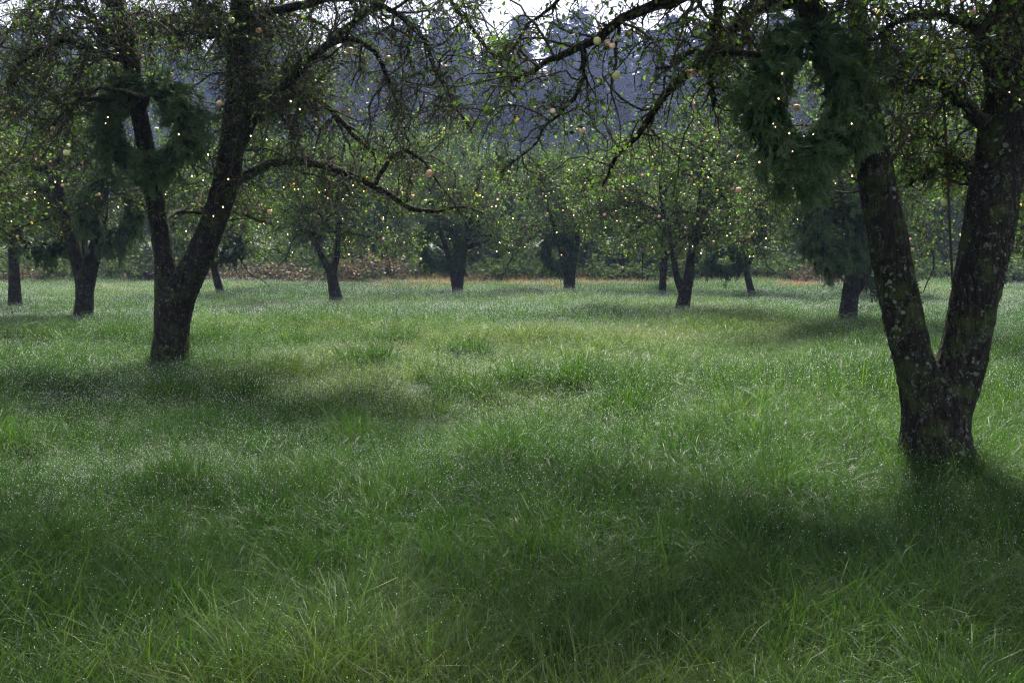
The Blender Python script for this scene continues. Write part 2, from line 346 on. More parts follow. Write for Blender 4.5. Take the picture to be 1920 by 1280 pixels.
def meadow():
    rng = np.random.default_rng(5)
    extra = [(-4.53, 13.2, .24), (3.09, 7.25, .24), (-8.9, 20.7, .2), (6.5, 19.3, .2)]
    for _ in range(70):   # big arching tussocks
        y_ = rng.uniform(3.2, 19); extra.append((rng.uniform(-.58, .58) * y_, y_, rng.uniform(.02, .10)))
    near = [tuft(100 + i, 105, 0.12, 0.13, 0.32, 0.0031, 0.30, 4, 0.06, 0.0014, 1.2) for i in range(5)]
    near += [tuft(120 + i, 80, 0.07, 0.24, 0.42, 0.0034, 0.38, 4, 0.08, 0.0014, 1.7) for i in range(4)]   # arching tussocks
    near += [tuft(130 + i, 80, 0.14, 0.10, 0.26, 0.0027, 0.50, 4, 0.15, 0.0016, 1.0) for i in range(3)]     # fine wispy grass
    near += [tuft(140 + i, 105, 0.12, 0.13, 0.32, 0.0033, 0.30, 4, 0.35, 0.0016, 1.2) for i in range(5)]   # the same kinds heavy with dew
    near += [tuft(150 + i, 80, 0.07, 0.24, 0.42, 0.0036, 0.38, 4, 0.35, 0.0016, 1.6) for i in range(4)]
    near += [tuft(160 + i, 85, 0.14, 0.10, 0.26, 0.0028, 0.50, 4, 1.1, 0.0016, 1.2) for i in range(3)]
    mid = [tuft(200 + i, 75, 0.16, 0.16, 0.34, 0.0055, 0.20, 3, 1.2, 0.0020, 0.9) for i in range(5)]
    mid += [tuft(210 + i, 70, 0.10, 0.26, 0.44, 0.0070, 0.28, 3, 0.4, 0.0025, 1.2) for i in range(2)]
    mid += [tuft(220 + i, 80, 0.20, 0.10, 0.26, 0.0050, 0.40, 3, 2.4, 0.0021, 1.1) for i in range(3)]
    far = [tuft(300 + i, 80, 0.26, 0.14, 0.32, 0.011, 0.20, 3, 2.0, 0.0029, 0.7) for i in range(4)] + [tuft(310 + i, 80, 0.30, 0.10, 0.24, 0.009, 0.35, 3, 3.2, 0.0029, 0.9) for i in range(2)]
    for nm, lab, protos, kinds, y0, y1, dens in (
            ('meadow_grass', 'long wet green grass in the foreground of the orchard', near, (5, 4, 3), 1.6, 9.5, 75),
            ('meadow_grass', 'dew covered grass in the bright middle of the meadow', mid, (5, 2, 3), 9.5, 20, 48),
            ('meadow_grass', 'pale far grass up to the edge of the meadow', far, (4, 0, 2), 20, 41.5, 28)):
        X, Y = wedge(rng, y0, y1, dens)
        n = len(X)
        tall = fbm(X, Y, 1, 2.4); wisp = fbm(X, Y, 2, 3.1); flow = fbm(X, Y, 3, 4.0); tn = fbm(X, Y, 4, 5.0)
        u = rng.uniform(0, 1, n)
        a, b, c = kinds
        idx = rng.integers(0, a, n)
        m1 = (u < np.clip((tall - 0.5) * 5, 0.05, 0.8)) & (b > 0); idx[m1] = a + rng.integers(0, max(b, 1), m1.sum())
        m2 = (rng.uniform(0, 1, n) < np.clip((wisp - 0.42) * 5, 0.05, 0.9)) & ~m1; idx[m2] = a + b + rng.integers(0, c, m2.sum())
        if len(protos) == 24: idx = np.where(Y + rng.normal(0, 0.8, n) + (wisp - 0.5) * 3 > 5.6, idx + 12, idx)
        s = 0.46 + 1.08 * tall + rng.uniform(-0.12, 0.15, n)
        dirn = (flow - 0.5) * 9 + 0.4; amp = 0.15 + 0.35 * wisp
        rot = np.stack([amp * np.cos(dirn), amp * np.sin(dirn), rng.uniform(0, 6.28, n)], 1)
        scl = np.stack([s * 0.9 + 0.15, s * 0.9 + 0.15, s], 1)
        tint = np.clip((tn - 0.28) * 1.7 + rng.normal(0, 0.10, n) + 0.15 * (wisp - 0.5), 0, 1)
        if extra is not None and y0 < 20:
            ex = [(a_, b_, c_) for a_, b_, c_ in extra if y0 <= b_ < y1]
            for a_, b_, c_ in ex:
                m = int(26 + 60 * c_); th = rng.uniform(0, 6.28, m); q = c_ + np.abs(rng.normal(0.05, 0.14, m)); X = np.append(X, a_ + np.cos(th) * q); Y = np.append(Y, b_ + np.sin(th) * q)
                idx = np.append(idx, a + rng.integers(0, b, m)); sz = rng.uniform(0.8, 1.35, m); scl = np.vstack([scl, np.stack([sz * .9, sz * .9, sz], 1)])
                rot = np.vstack([rot, np.stack([rng.normal(0, .12, m), rng.normal(0, .12, m), rng.uniform(0, 6.28, m)], 1)]); tint = np.append(tint, rng.uniform(0.05, .6, m))
        scatter(nm, lab, protos, X, Y, rot, scl, idx, tint)
    # strip of dying weeds and bracken along the far edge
    wd = [tuft(400 + i, 60, 0.30, 0.15, 0.45, 0.020, 0.35, 3, 0.0, 0.01, 1.0, WEED) for i in range(4)]
    n = 2600; X = rng.uniform(-32, 32, n); Y = 37.5 + rng.uniform(0, 1, n) ** 0.7 * 5.5
    k = (fbm(X, Y, 8, 3.5) + (np.abs(X - 4) < 11) * 0.25 + rng.uniform(-0.1, 0.1, n)) > 0.55; X, Y = X[k], Y[k]; n = len(X)
    s = rng.uniform(0.5, 1.3, n)
    scatter('dry_weeds', 'rusty orange and straw weeds along the far edge of the meadow', wd, X, Y, np.stack([np.zeros(n), np.zeros(n), rng.uniform(0, 6.28, n)], 1), np.stack([s, s, s], 1), rng.integers(0, 4, n), np.clip(fbm(X, Y, 9, 2.2) * 1.5 - 0.2 + rng.normal(0, .15, n), 0, 1))
meadow()

# ------------------------------------------------------------------ apples
def apple_mesh(mat, rings=9, seg=14):
    prof = [(0.06, 0.80), (0.30, 0.95), (0.62, 0.98), (0.90, 0.70), (1.0, 0.25), (0.95, -0.25), (0.75, -0.70), (0.42, -0.95), (0.15, -0.88)]
    V = [(0, 0, 0.70)]
    for j, (r, z) in enumerate(prof):
        for i in range(seg):
            a = 2 * math.pi * i / seg; q = r * (1 + 0.035 * math.cos(5 * a) * (z < 0) + 0.03 * math.cos(2 * a + 1))
            V.append((q * math.cos(a), q * math.sin(a), z * 0.92))
    V.append((0, 0, -0.78)); n = len(V) - 1
    F3 = [(0, 1 + i, 1 + (i + 1) % seg) for i in range(seg)] + [(n, n - seg + (i + 1) % seg, n - seg + i) for i in range(seg)]
    F4 = [(1 + j * seg + i, 1 + (j + 1) * seg + i, 1 + (j + 1) * seg + (i + 1) % seg, 1 + j * seg + (i + 1) % seg) for j in range(len(prof) - 1) for i in range(seg)]
    return mesh('apple', np.array(V) * 0.036, [np.array(F3), np.array(F4)], [mat], smooth=True)
APPLE = [apple_mesh(m) for m in APM]
_p = np.array([[(0, 0, 0), (0.002, 0.001, 0.012), (0.001, 0.004, 0.026), (-0.002, 0.005, 0.040)]], float)
_v, _f = tubes(_p, np.array([[0.0016, 0.0013, 0.0014, 0.0020]]), 5)
STALK = mesh('stalk', _v, _f, [TWIG])
def add_apple(parent, origin, pos, kind, s=1.0, label=None, stalk=True, rng=random):
    """pos = where the stalk holds on"""
    o = link('apple', APPLE[kind], parent, label); o.location = (pos[0] - origin[0], pos[1] - origin[1], pos[2] - origin[2] - 0.064 * s)
    o.rotation_euler = (rng.uniform(-.25, .25), rng.uniform(-.25, .25), rng.uniform(0, 6.28)); o.scale = (s, s, s)
    if stalk:
        k = link('stalk', STALK, o); k.location = (0, 0, 0.025)
    return o

# ------------------------------------------------------------------ trees
WID = [1.0]
def remeshed(stems, voxel, mat, amp, freq, name='trunk', origin=None, zcut=None):
    Vs, Fs, off = [], [], 0
    for P, r in stems:
        v, f = tubes(P[None], r[None], 20, caps=True)
        for q in f:
            Fs += [tuple(int(x) + off for x in row) for row in q]
        Vs.append(v); off += len(v)
    V = np.concatenate(Vs) - origin
    me = bpy.data.meshes.new('tmp'); me.from_pydata(V.tolist(), [], Fs); me.update()
    o = bpy.data.objects.new('tmp', me); col.objects.link(o)
    md = o.modifiers.new('r', 'REMESH'); md.mode = 'VOXEL'; md.voxel_size = voxel; md.adaptivity = 0.0
    dg = bpy.context.evaluated_depsgraph_get(); ev = o.evaluated_get(dg); m2 = bpy.data.meshes.new_from_object(ev)
    n = len(m2.vertices); co = np.empty(n * 3, np.float32); m2.vertices.foreach_get('co', co); co = co.reshape(-1, 3)
    nr = np.empty(n * 3, np.float32); m2.vertices.foreach_get('normal', nr); nr = nr.reshape(-1, 3)
    d = np.empty(n)
    for i in range(n):
        x, y, z = co[i]
        a = noise.noise((x * freq, y * freq, z * freq * 0.25)); b = noise.noise((x * freq * 2.3, y * freq * 2.3 + 7, z * freq * 0.8)); c = noise.noise((x * 4, y * 4, z * 2.2 + 3))
        d[i] = -abs(a) * 1.5 + 0.4 + b * 0.55 + c * 1.1
    co = co + nr * (d * amp)[:, None]
    m2.vertices.foreach_set('co', co.astype(np.float32).ravel()); m2.materials.clear(); m2.materials.append(mat)
    m2.polygons.foreach_set('use_smooth', np.ones(len(m2.polygons), bool)); m2.update(); m2.name = name
    bpy.data.objects.remove(o); bpy.data.meshes.remove(me)
    return m2, co + origin, nr
def px_path(pts, Y, n):
    """pts (px, py, width px, depth offset) -> points, radii"""
    sc_ = FPX / Y; q = []
    for p in pts:
        dy = p[3] if len(p) > 3 else 0.0
        a = at(p[0], p[1], Y + dy); q.append((*a, p[2] * WID[0] * (Y + dy) / FPX / 2))
    s = spline(q, n); return s[:, :3], np.maximum(s[:, 3], 0.003)
def flare(P, r, z0, amt=0.35, h=0.30):
    return r * (1 + amt * np.exp(-np.maximum(P[:, 2] - z0, 0) / h))

def apple_tree(label, Y, stems, limbs=(), seed=1, near=False, base_px=None, cfg=None, apples=(), n_apples=20, group='old apple trees of the orchard', apple_kinds=(0, 1, 2), off=(0, 0)):
    c = dict(zmin=1.2, l1=14, l1len=(1.2, 2.4), l2=90, l2len=(0.5, 1.2), l3=420, l3len=(0.25, 0.55), l4=1500, l4len=(0.10, 0.28), leaf=2.2, leafsize=(0.035, 0.06), tw=1.0, lean=(0, 0, 0), zmax=9, keep=None)
    c.update(cfg or {})
    rng = np.random.default_rng(seed); pr = random.Random(seed)
    b = at(base_px[0], base_px[1], Y); origin = np.array([b[0], b[1], float(gz(b[0], b[1]))])
    root = thing('apple_tree', label, 'tree', tuple(origin), group)
    # stems
    S = []
    for k, st in enumerate(stems):
        P, r = px_path(st, Y, 26 if near else 16)
        if k == 0 or st[0][1] >= base_px[1] - 12:
            P = np.vstack([[P[0][0], P[0][1], origin[2] - 0.15], P]); r = np.concatenate([[r[0] * 1.12], r]); r = flare(P, r, origin[2] + 0.1, 0.22 if near else 0.18)
        S.append((P, r))
    tm, tco, tn = remeshed(S, 0.0125 if near else 0.030, BARK_N if near else BARK_M, 0.010 if near else 0.010, 17 if near else 9, origin=origin)
    link('trunk', tm, root)
    # traced limbs and added shading limbs, then free ones
    NL = 18; LP, LR = [], []
    for lb in limbs:
        P, r = px_path(lb, Y, NL); jit = rng.normal(0, 0.012, P.shape); jit[0] = 0; P = P + jit; LP.append(P); LR.append(np.maximum(r, 0.006))
    TS = [(P, r) for P, r in S]
    allS = np.concatenate([spline(np.column_stack([P, r]), 20)[None] for P, r in TS])
    SP, SR = allS[..., :3], allS[..., 3]
    if c['l1']:
        s, d, r, t = spawn(rng, SP, SR, c['l1'] * 3, 0.35, 1.0, (0.7, 1.3))
        k = (s[:, 2] > c['zmin'] + 0.25); s, d, r = s[k][:c['l1']], d[k][:c['l1']], r[k][:c['l1']]
        d = d * np.array([1, 1, 0.5]) + np.array([0, 0, 0.35])
        L = rng.uniform(*c['l1len'], len(s)); P = grow(rng, s, d, L, NL - 1, 0.20, (0, 0, -0.16))
        if len(s):
            for i in range(len(s)): LP.append(P[i]); LR.append(np.linspace(min(r[i] * 0.6, 0.055), 0.010, NL))
    LP = np.array(LP); LR = np.array(LR)
    nlimb = len(limbs)
    for i in range(len(LP)):
        v, f = tubes(LP[i:i + 1], LR[i:i + 1], 10 if near else 6, jitter=rng)
        link('limb', mesh('limb', v - origin, f, [BARK_N if near else BARK_M], smooth=True), root)
    # finer wood, all grown in batches
    par = np.concatenate([LP, SP[:, :, :][:, -NL:]]) if SP.shape[1] >= NL else LP; parR = np.concatenate([LR, SR[:, -NL:]])
    wgt = np.linalg.norm(par[:, -1] - par[:, 0], axis=1)
    def filt(P, *a):
        k = (P[:, :, 2].min(1) > c['zmin']) & (P[:, :, 2].max(1) < c['zmax'])
        if c['keep'] is not None: k &= c['keep'](P)
        return (P[k],) + tuple(x[k] for x in a)
    s, d, r, t = spawn(rng, par, parR, c['l2'], 0.2, 1.0, (0.5, 1.3), wgt)
    k = s[:, 2] > c['zmin']; s, d, r = s[k], d[k], r[k]; d = d + np.array([0, 0, 0.25]) + np.array(c['lean'])
    L = rng.uniform(*c['l2len'], len(s)); r0 = np.minimum(r * 0.6, 0.020) * rng.uniform(.6, 1, len(s))
    P2 = grow(rng, s, d, L, 9, 0.34, (0, 0, -0.22)); R2 = taper(np.maximum(r0, 0.007), np.full(len(s), 0.004), 10); P2, R2 = filt(P2, R2)
    pool = np.concatenate([P2, LP[:, ::2][:, :9]]) if False else P2
    s, d, r, t = spawn(rng, P2, R2, c['l3'], 0.1, 1.0, (0.5, 1.3)); L = rng.uniform(*c['l3len'], len(s))
    n3, n4 = (6, 3) if near else (4, 2)
    P3 = grow(rng, s, d, L, n3, 0.42, (0, 0, -0.12)); R3 = taper(np.minimum(r * 0.7, 0.007), np.full(len(s), 0.0022), n3 + 1)
    # short spurs straight off the limbs
    sl, dl, rl, _ = spawn(rng, LP, LR, c['l3'] // 3, 0.2, 1.0, (0.9, 1.5)); Ll = rng.uniform(0.15, 0.45, len(sl))
    P3b = grow(rng, sl, dl, Ll, n3, 0.42, (0, 0, -0.05)); R3b = taper(np.full(len(sl), 0.005), np.full(len(sl), 0.002), n3 + 1)
    P3 = np.concatenate([P3, P3b]); R3 = np.concatenate([R3, R3b]); P3, R3 = filt(P3, R3)
    s, d, r, t = spawn(rng, P3, R3, c['l4'], 0.1, 1.0, (0.5, 1.4)); L = rng.uniform(*c['l4len'], len(s))
    P4 = grow(rng, s, d, L, n4, 0.45, (0, 0, 0.0)); R4 = taper(np.minimum(r * 0.8, 0.0035), np.full(len(s), 0.0014), n4 + 1); P4, R4 = filt(P4, R4)
    tw = c['tw']; VV, FF, o_ = [], [], 0
    for P, Rr, sd_ in ((P2, R2, 5 if near else 4), (P3, R3, 3), (P4, R4, 3)):
        if not len(P): continue
        v, f = tubes(P, Rr * tw, sd_); VV.append(v); FF.append(f[0] + o_); o_ += len(v)
    link('twigs', mesh('twigs', np.concatenate(VV) - origin, FF, [TWIG]), root, kind='stuff')
    # leaves
    wv = np.where(proj(P4.mean(1))[:, 1] < -70, c.get('hid', 1.0), 1.0)  # more leaves on boughs out of view, added to deepen the foreground shade
    nl = int(wv.sum() * c['leaf']); s, d, r, t = spawn(rng, P4, R4, nl, 0.45, 1.0, (0.4, 1.3), wv); sz = rng.uniform(*c['leafsize'], nl)
    s2, d2, _, _ = spawn(rng, P3, R3, nl // 4, 0.3, 1.0, (0.4, 1.3)); s = np.concatenate([s, s2]); d = np.concatenate([d, d2]); sz = np.concatenate([sz, rng.uniform(*c['leafsize'], len(s2))])
    v, f = leaf_arrays(rng, s, d, sz, 0.62, cheap=not near)
    clump = fbm(s[:, 0] + s[:, 2] * 0.7, s[:, 1] + s[:, 2] * 1.3, seed, 0.9)
    rn = np.clip(rng.beta(1.6, 2.0, len(s)) * 0.8 + (clump - 0.45) * 0.5, 0, 0.95); rn[rng.uniform(size=len(s)) < 0.014] = 0.98
    link('foliage', mesh('foliage', v - origin, f, [c.get('leafmat', LEAF)], attr={'rnd': np.repeat(rn, 6 if near else 4)}), root, kind='stuff')
    # moss and lichen
    if near:
        s, d, r, _ = spawn(rng, np.concatenate([LP]), LR, 9000, 0.0, 1.0, (1.5, 1.6), wgt[:len(LP)])
        s = s + d * r[:, None] * 0.9; d = d + rng.normal(0, 0.5, d.shape); v, f = leaf_arrays(rng, s, d, rng.uniform(0.008, 0.030, len(s)), 0.45)
        k = rng.choice(len(tco), 5000); up = fbm(tco[k][:, 0] * 3 + tco[k][:, 2], tco[k][:, 1] * 3 - tco[k][:, 2] * 1.5, seed + 2, 0.7) > 0.5; k = k[up]
        v2, f2 = leaf_arrays(rng, tco[k], tn[k] + rng.normal(0, 0.6, (len(k), 3)), rng.uniform(0.008, 0.028, len(k)), 0.5)
        n1 = len(v); link('moss', mesh('moss', np.concatenate([v, v2]) - origin, [np.concatenate([f[0], f2[0] + n1])], [MOSS], attr={'rnd': np.repeat(rng.uniform(0, 1, len(s) + len(k)), 6)}), root, kind='stuff')
        k = rng.choice(len(tco), 2000); g_ = fbm(tco[k][:, 0] * 2 + tco[k][:, 2] * 0.8, tco[k][:, 1] * 2 + tco[k][:, 2], seed + 5, 0.35) > 0.60; k = k[g_]
        c0 = tco[k]; N0 = nrm(tn[k] + rng.normal(0, 0.25, (len(k), 3))); A = nrm(np.cross(N0, rng.normal(size=N0.shape))); B = np.cross(N0, A)
        th = np.arange(6) * math.pi / 3; rr = rng.uniform(0.005, 0.019, (len(k), 1)) * rng.uniform(0.55, 1.3, (len(k), 6))
        V = c0[:, None] + N0[:, None] * 0.005 + rr[..., None] * (A[:, None] * np.cos(th)[None, :, None] + B[:, None] * np.sin(th)[None, :, None]); V += rng.normal(0, 0.002, V.shape)
        link('lichen', mesh('lichen', V.reshape(-1, 3) - origin, [(np.arange(len(k)) * 6)[:, None] + np.arange(6)], [LICH]), root, kind='stuff')
    # apples
    tips = np.concatenate([P4[:, -1], P3[:, -1], P3[:, 2]]); pj = proj(tips)
    for a in apples:
        dd = np.hypot(pj[:, 0] - a[0], pj[:, 1] - a[1]) + np.abs(tips[:, 1] - (Y + (a[4] if len(a) > 4 else 0))) * 6
        i = int(dd.argmin()); p = at(a[0], a[1] - 8, tips[i, 1])
        if np.linalg.norm(p - tips[i]) > 0.02:   # a little twig that reaches the fruit
            q = np.linspace(0, 1, 6)[:, None]; tp = tips[i] * (1 - q) + p * q; tp[1:-1] += rng.normal(0, 0.006, (4, 3)); v, f = tubes(tp[None], np.linspace(0.003, 0.0018, 6)[None], 4)
            link('twig', mesh('twig', v - origin, f, [TWIG]), root)
        add_apple(root, origin, p, a[2], a[3], a[5] if len(a) > 5 else None, True, pr)
    if n_apples:
        ii = rng.choice(len(tips), n_apples, replace=False)
        for i in ii: add_apple(root, origin, tips[i], pr.choice(apple_kinds), pr.uniform(0.75, 1.1), None, near, pr)
    return root, origin, S, LP, tips

def thin(seed, prob, ring):
    rg = np.random.default_rng(seed)
    def k(P):
        q = proj(P.mean(1)); near_ring = (np.hypot((q[:, 0] - ring[0]) / ring[2], (q[:, 1] - ring[1]) / ring[3]) < 1) & (P[:, :, 1].min(1) < ring[4]) & (rg.uniform(size=len(q)) < ring[5]); inside = (q[:, 0] > 620) & (q[:, 0] < 1340) & (q[:, 1] < 420) & (q[:, 1] > -40)
        return (~inside | (rg.uniform(size=len(q)) > prob)) & ~near_ring
    return k
# --- the big tree on the left
WID[0] = 0.84
A_st = [[(320, 672, 78), (322, 620, 72), (332, 560, 78), (362, 505, 62), (398, 420, 56), (424, 340, 56), (436, 260, 54), (446, 180, 50), (448, 90, 48), (452, 0, 42, .2), (462, -120, 32, .3), (470, -240, 20, .4)],
        [(318, 660, 66), (314, 600, 56), (312, 550, 50), (310, 500, 46), (300, 430, 42), (284, 340, 38, -.1), (268, 250, 36, -.2), (254, 180, 35, -.2), (242, 90, 36, -.2), (222, 10, 34, -.1), (196, -110, 24, .1), (180, -220, 14, .3)]]
A_lb = [[(418, 352, 24), (470, 326, 21, -.1), (520, 304, 18, -.2), (560, 300, 17, -.3), (620, 312, 17, -.4), (680, 335, 16, -.5), (730, 365, 15, -.5), (770, 390, 13, -.5), (812, 396, 9, -.6), (860, 388, 6, -.7), (905, 400, 4, -.8)],
        [(440, 205, 24), (480, 180, 20, .2), (520, 164, 17, .4), (560, 170, 14, .6), (605, 192, 12, .7), (642, 232, 11, .8), (672, 262, 9, .8), (705, 292, 5, .9)],
        [(440, 285, 25), (490, 205, 22, -.2), (545, 150, 19, -.3), (600, 95, 16, -.4), (660, 45, 13, -.5), (720, 0, 11, -.5), (790, -60, 7, -.6)],
        [(700, 350, 10, -.5), (718, 318, 10, -.5), (738, 290, 9, -.6), (768, 284, 8, -.7), (800, 312, 5, -.7), (850, 380, 4, -.9), (880, 430, 3, -1.)],
        [(575, 118, 12, -.3), (640, 75, 12, -.4), (700, 95, 11, -.4), (728, 150, 10, -.5), (742, 195, 7, -.6), (745, 220, 4, -.6)],
        [(452, 40, 24, .2), (540, 15, 18, -.1), (640, -5, 15, -.4), (740, 20, 12, -.7), (800, 90, 10, -.9), (830, 160, 8, -1.), (880, 240, 5, -1.1)],
        [(452, -20, 24, .2), (560, -60, 18, 0), (700, -60, 14, -.3), (820, -20, 10, -.5), (890, 60, 7, -.6), (960, 150, 4, -.7)],
        [(246, 118, 18, -.2), (205, 105, 14, -.5), (160, 88, 12, -.7), (110, 80, 9, -.9), (50, 110, 6, -1.), (10, 160, 4, -1.1)],
        [(225, 20, 20, -.1), (170, -20, 15, .2), (100, -20, 12, .3), (40, 30, 8, .4), (0, 90, 4, .5)],
        [(300, 420, 12), (340, 395, 9, .6), (380, 400, 8, .9), (450, 400, 6, 1.1), (500, 420, 4, 1.2)],
        [(447, 110, 20), (410, 70, 14, .5), (360, 40, 12, .8), (300, 40, 9, 1.), (250, 70, 5, 1.2)],
        [(262, 220, 14, -.2), (215, 190, 10, -.6), (150, 190, 8, -.9), (90, 240, 5, -1.2)],
        [(448, 60, 18), (500, 30, 14, .7), (560, 30, 10, 1.3), (620, 60, 7, 1.8), (680, 120, 4, 2.2)]]
A_ap = [(728, 108, 0, 1.05), (680, 74, 0, .9), (656, 92, 0, 1.1), (645, 100, 0, 1.), (582, 188, 0, .85), (575, 184, 1, .95), (718, 211, 0, .8), (676, 211, 1, .8), (805, 322, 0, 1.05), (815, 397, 0, .9), (798, 379, 0, .75), (835, 384, 1, .8), (554, 324, 1, .95), (824, 113, 1, 1.), (671, 24, 0, 1.0),
        (62, 116, 0, .8), (63, 126, 0, .95), (94, 148, 1, .9), (88, 245, 0, 1.), (124, 284, 1, 1.05), (70, 300, 0, .8), (293, 243, 1, .95), (320, 140, 0, 1.), (60, 142, 1, .8), (740, 22, 1, .9), (745, 38, 1, .9), (505, 398, 0, .8), (484, 388, 0, .8)]
apple_tree('large forked apple tree on the left with a mossy arching limb reaching over the meadow', 13.2, A_st, A_lb, 11, True, (320, 672),
    dict(zmin=2.02, l1=7, l1len=(1.2, 2.2), l2=520, l2len=(0.5, 1.4), l3=5200, l3len=(0.2, 0.6), l4=16000, l4len=(0.08, 0.28), leaf=0.95, leafsize=(0.028, 0.055), tw=1.2, zmax=7.2, keep=thin(1, .22, (276, 235, 118, 118, 13.3, .95))), A_ap, 14, apple_kinds=(0, 0, 1))
# --- the big tree on the right
WID[0] = 0.94
B_st = [[(1757, 846, 128), (1764, 785, 106), (1799, 690, 92), (1818, 610, 92), (1840, 500, 96), (1858, 400, 100), (1875, 300, 98, .1), (1890, 200, 92, .1), (1903, 100, 84, .1), (1915, 0, 76, .1), (1930, -150, 56, .1), (1945, -300, 34, 0)],
        [(1750, 840, 118), (1738, 765, 94), (1714, 680, 78), (1694, 600, 76), (1676, 500, 77), (1656, 400, 73), (1638, 300, 68), (1616, 200, 64), (1575, 105, 60), (1522, 25, 52, -.1), (1480, -60, 42, -.2), (1440, -180, 30, -.3), (1400, -300, 18, -.3)],
        [(1610, 190, 44), (1612, 90, 40, .1), (1605, 0, 34, .2), (1595, -120, 24, .3), (1590, -250, 14, .3)]]
B_lb = [[(1490, -40, 36, -.2), (1400, -45, 30, -.3), (1320, -25, 25, -.4), (1240, 5, 21, -.4), (1180, 38, 18, -.5), (1120, 66, 16, -.5), (1060, 100, 13, -.6), (1000, 132, 10, -.7), (955, 150, 6, -.7)],
        [(1500, 0, 34, -.1), (1420, 15, 28, .2), (1350, 70, 22, .5), (1290, 135, 19, .7), (1235, 195, 15, .8), (1190, 255, 11, .9), (1150, 300, 8, .9), (1130, 350, 4, 1.)],
        [(1100, 78, 12, -.5), (1092, 125, 11, -.6), (1085, 165, 9, -.6), (1050, 210, 7, -.7), (1010, 255, 5, -.8), (965, 300, 3, -.8), (940, 322, 3, -.8)],
        [(1850, 235, 34), (1815, 205, 27, .1), (1780, 172, 23, .2), (1740, 155, 18, .3), (1690, 150, 13, .4), (1640, 165, 8, .5)],
        [(1838, 330, 18), (1795, 305, 12, .2), (1750, 318, 10, .4), (1700, 345, 6, .5)],
        [(1835, 335, 18, .2), (1810, 325, 14, .4), (1780, 290, 10, .6), (1730, 250, 7, .8), (1690, 260, 4, .9)],
        [(1898, 120, 30), (1840, 60, 22, -.2), (1770, 30, 17, -.4), (1690, 40, 12, -.6), (1630, 80, 7, -.7)],
        [(1350, -30, 20, -.4), (1345, 20, 18, -.2), (1338, 80, 16, 0), (1335, 140, 13, .1), (1340, 200, 8, .2)],
        [(1590, 130, 20, .1), (1660, 100, 15, .4), (1730, 110, 10, .6), (1790, 90, 6, .8)],
        [(1540, 50, 26, -.1), (1450, 90, 18, -.4), (1390, 100, 14, -.6), (1300, 95, 10, -.8), (1230, 130, 6, -1.)],
        [(1410, -45, 22, -.3), (1300, -80, 17, 0), (1180, -70, 13, .2), (1080, -30, 9, .4), (1000, 40, 6, .5), (940, 110, 4, .6)],
        [(1420, -200, 18, -.3), (1300, -190, 14, -.5), (1150, -160, 10, -.8), (1020, -90, 6, -1.)],
        [(1930, -150, 30, .1), (1850, -190, 20, -.8), (1780, -160, 14, -1.4), (1700, -120, 8, -1.9)]]
B_lb += [[(1440, -180, 30, -.3), (1250, -300, 24, .2), (1000, -370, 18, .7), (700, -380, 12, 1.2), (450, -330, 6, 1.5)],  # limbs above the view, added to cast shade on the near grass
        [(1420, -240, 26, -.3), (1250, -420, 20, -.6), (1000, -520, 14, -.9), (750, -520, 8, -1.)],
        [(1590, -200, 24, .3), (1500, -320, 20, 1.2), (1350, -380, 15, 2.2), (1150, -360, 10, 3.0), (950, -300, 5, 3.6)],
        [(1430, -230, 28, -.3), (1250, -440, 22, -1.0), (950, -560, 17, -1.6), (650, -600, 12, -2.0), (400, -560, 6, -2.2)],
        [(1410, -280, 24, -.3), (1350, -560, 20, -1.6), (1200, -700, 15, -2.4), (900, -760, 8, -2.8)],
        [(1600, -240, 22, .2), (1750, -520, 18, -1.2), (1900, -640, 14, -2.0), (2050, -680, 8, -2.4)],
        [(1935, -280, 26, .0), (1850, -420, 20, .8), (1700, -450, 14, 1.8), (1550, -420, 9, 2.6)],
        [(1935, -260, 26, .0), (2050, -380, 20, .5), (2250, -400, 12, 1.0), (2400, -350, 6, 1.2)]]
B_ap = [(1542, 130, 0, 1.05, -.5), (1436, 96, 0, .85, -.5), (1412, 102, 0, .7, -.5), (1772, 375, 1, .8, 0), (1826, 20, 2, .75, 0), (1120, 72, 1, .7, -.5), (1157, 70, 1, .55, -.5), (1148, 84, 0, .55, -.5), (1139, 78, 0, .65, -.5), (1155, 134, 1, .8, -.4), (1092, 242, 0, .6, 0), (1036, 207, 0, .5, 0), (1200, 52, 1, .7, 0), (1494, 199, 0, .7, 0), (1668, 62, 2, .6, 0), (1385, 355, 0, .6, 1.5), (1690, 158, 0, .7, 0)]
apple_tree('large dark v-shaped apple tree on the right covered in lichen', 7.25, B_st, B_lb, 23, True, (1757, 846),
    dict(zmin=2.05, l1=4, l1len=(1.0, 1.6), l2=760, l2len=(0.35, 1.1), l3=6200, l3len=(0.12, 0.42), l4=17500, l4len=(0.05, 0.18), leaf=0.95, hid=4.0, leafsize=(0.022, 0.048), tw=0.9, zmax=6.2, keep=thin(2, .32, (1505, 190, 130, 185, 7.3, .8))), B_ap, 3, apple_kinds=(0, 1, 2))

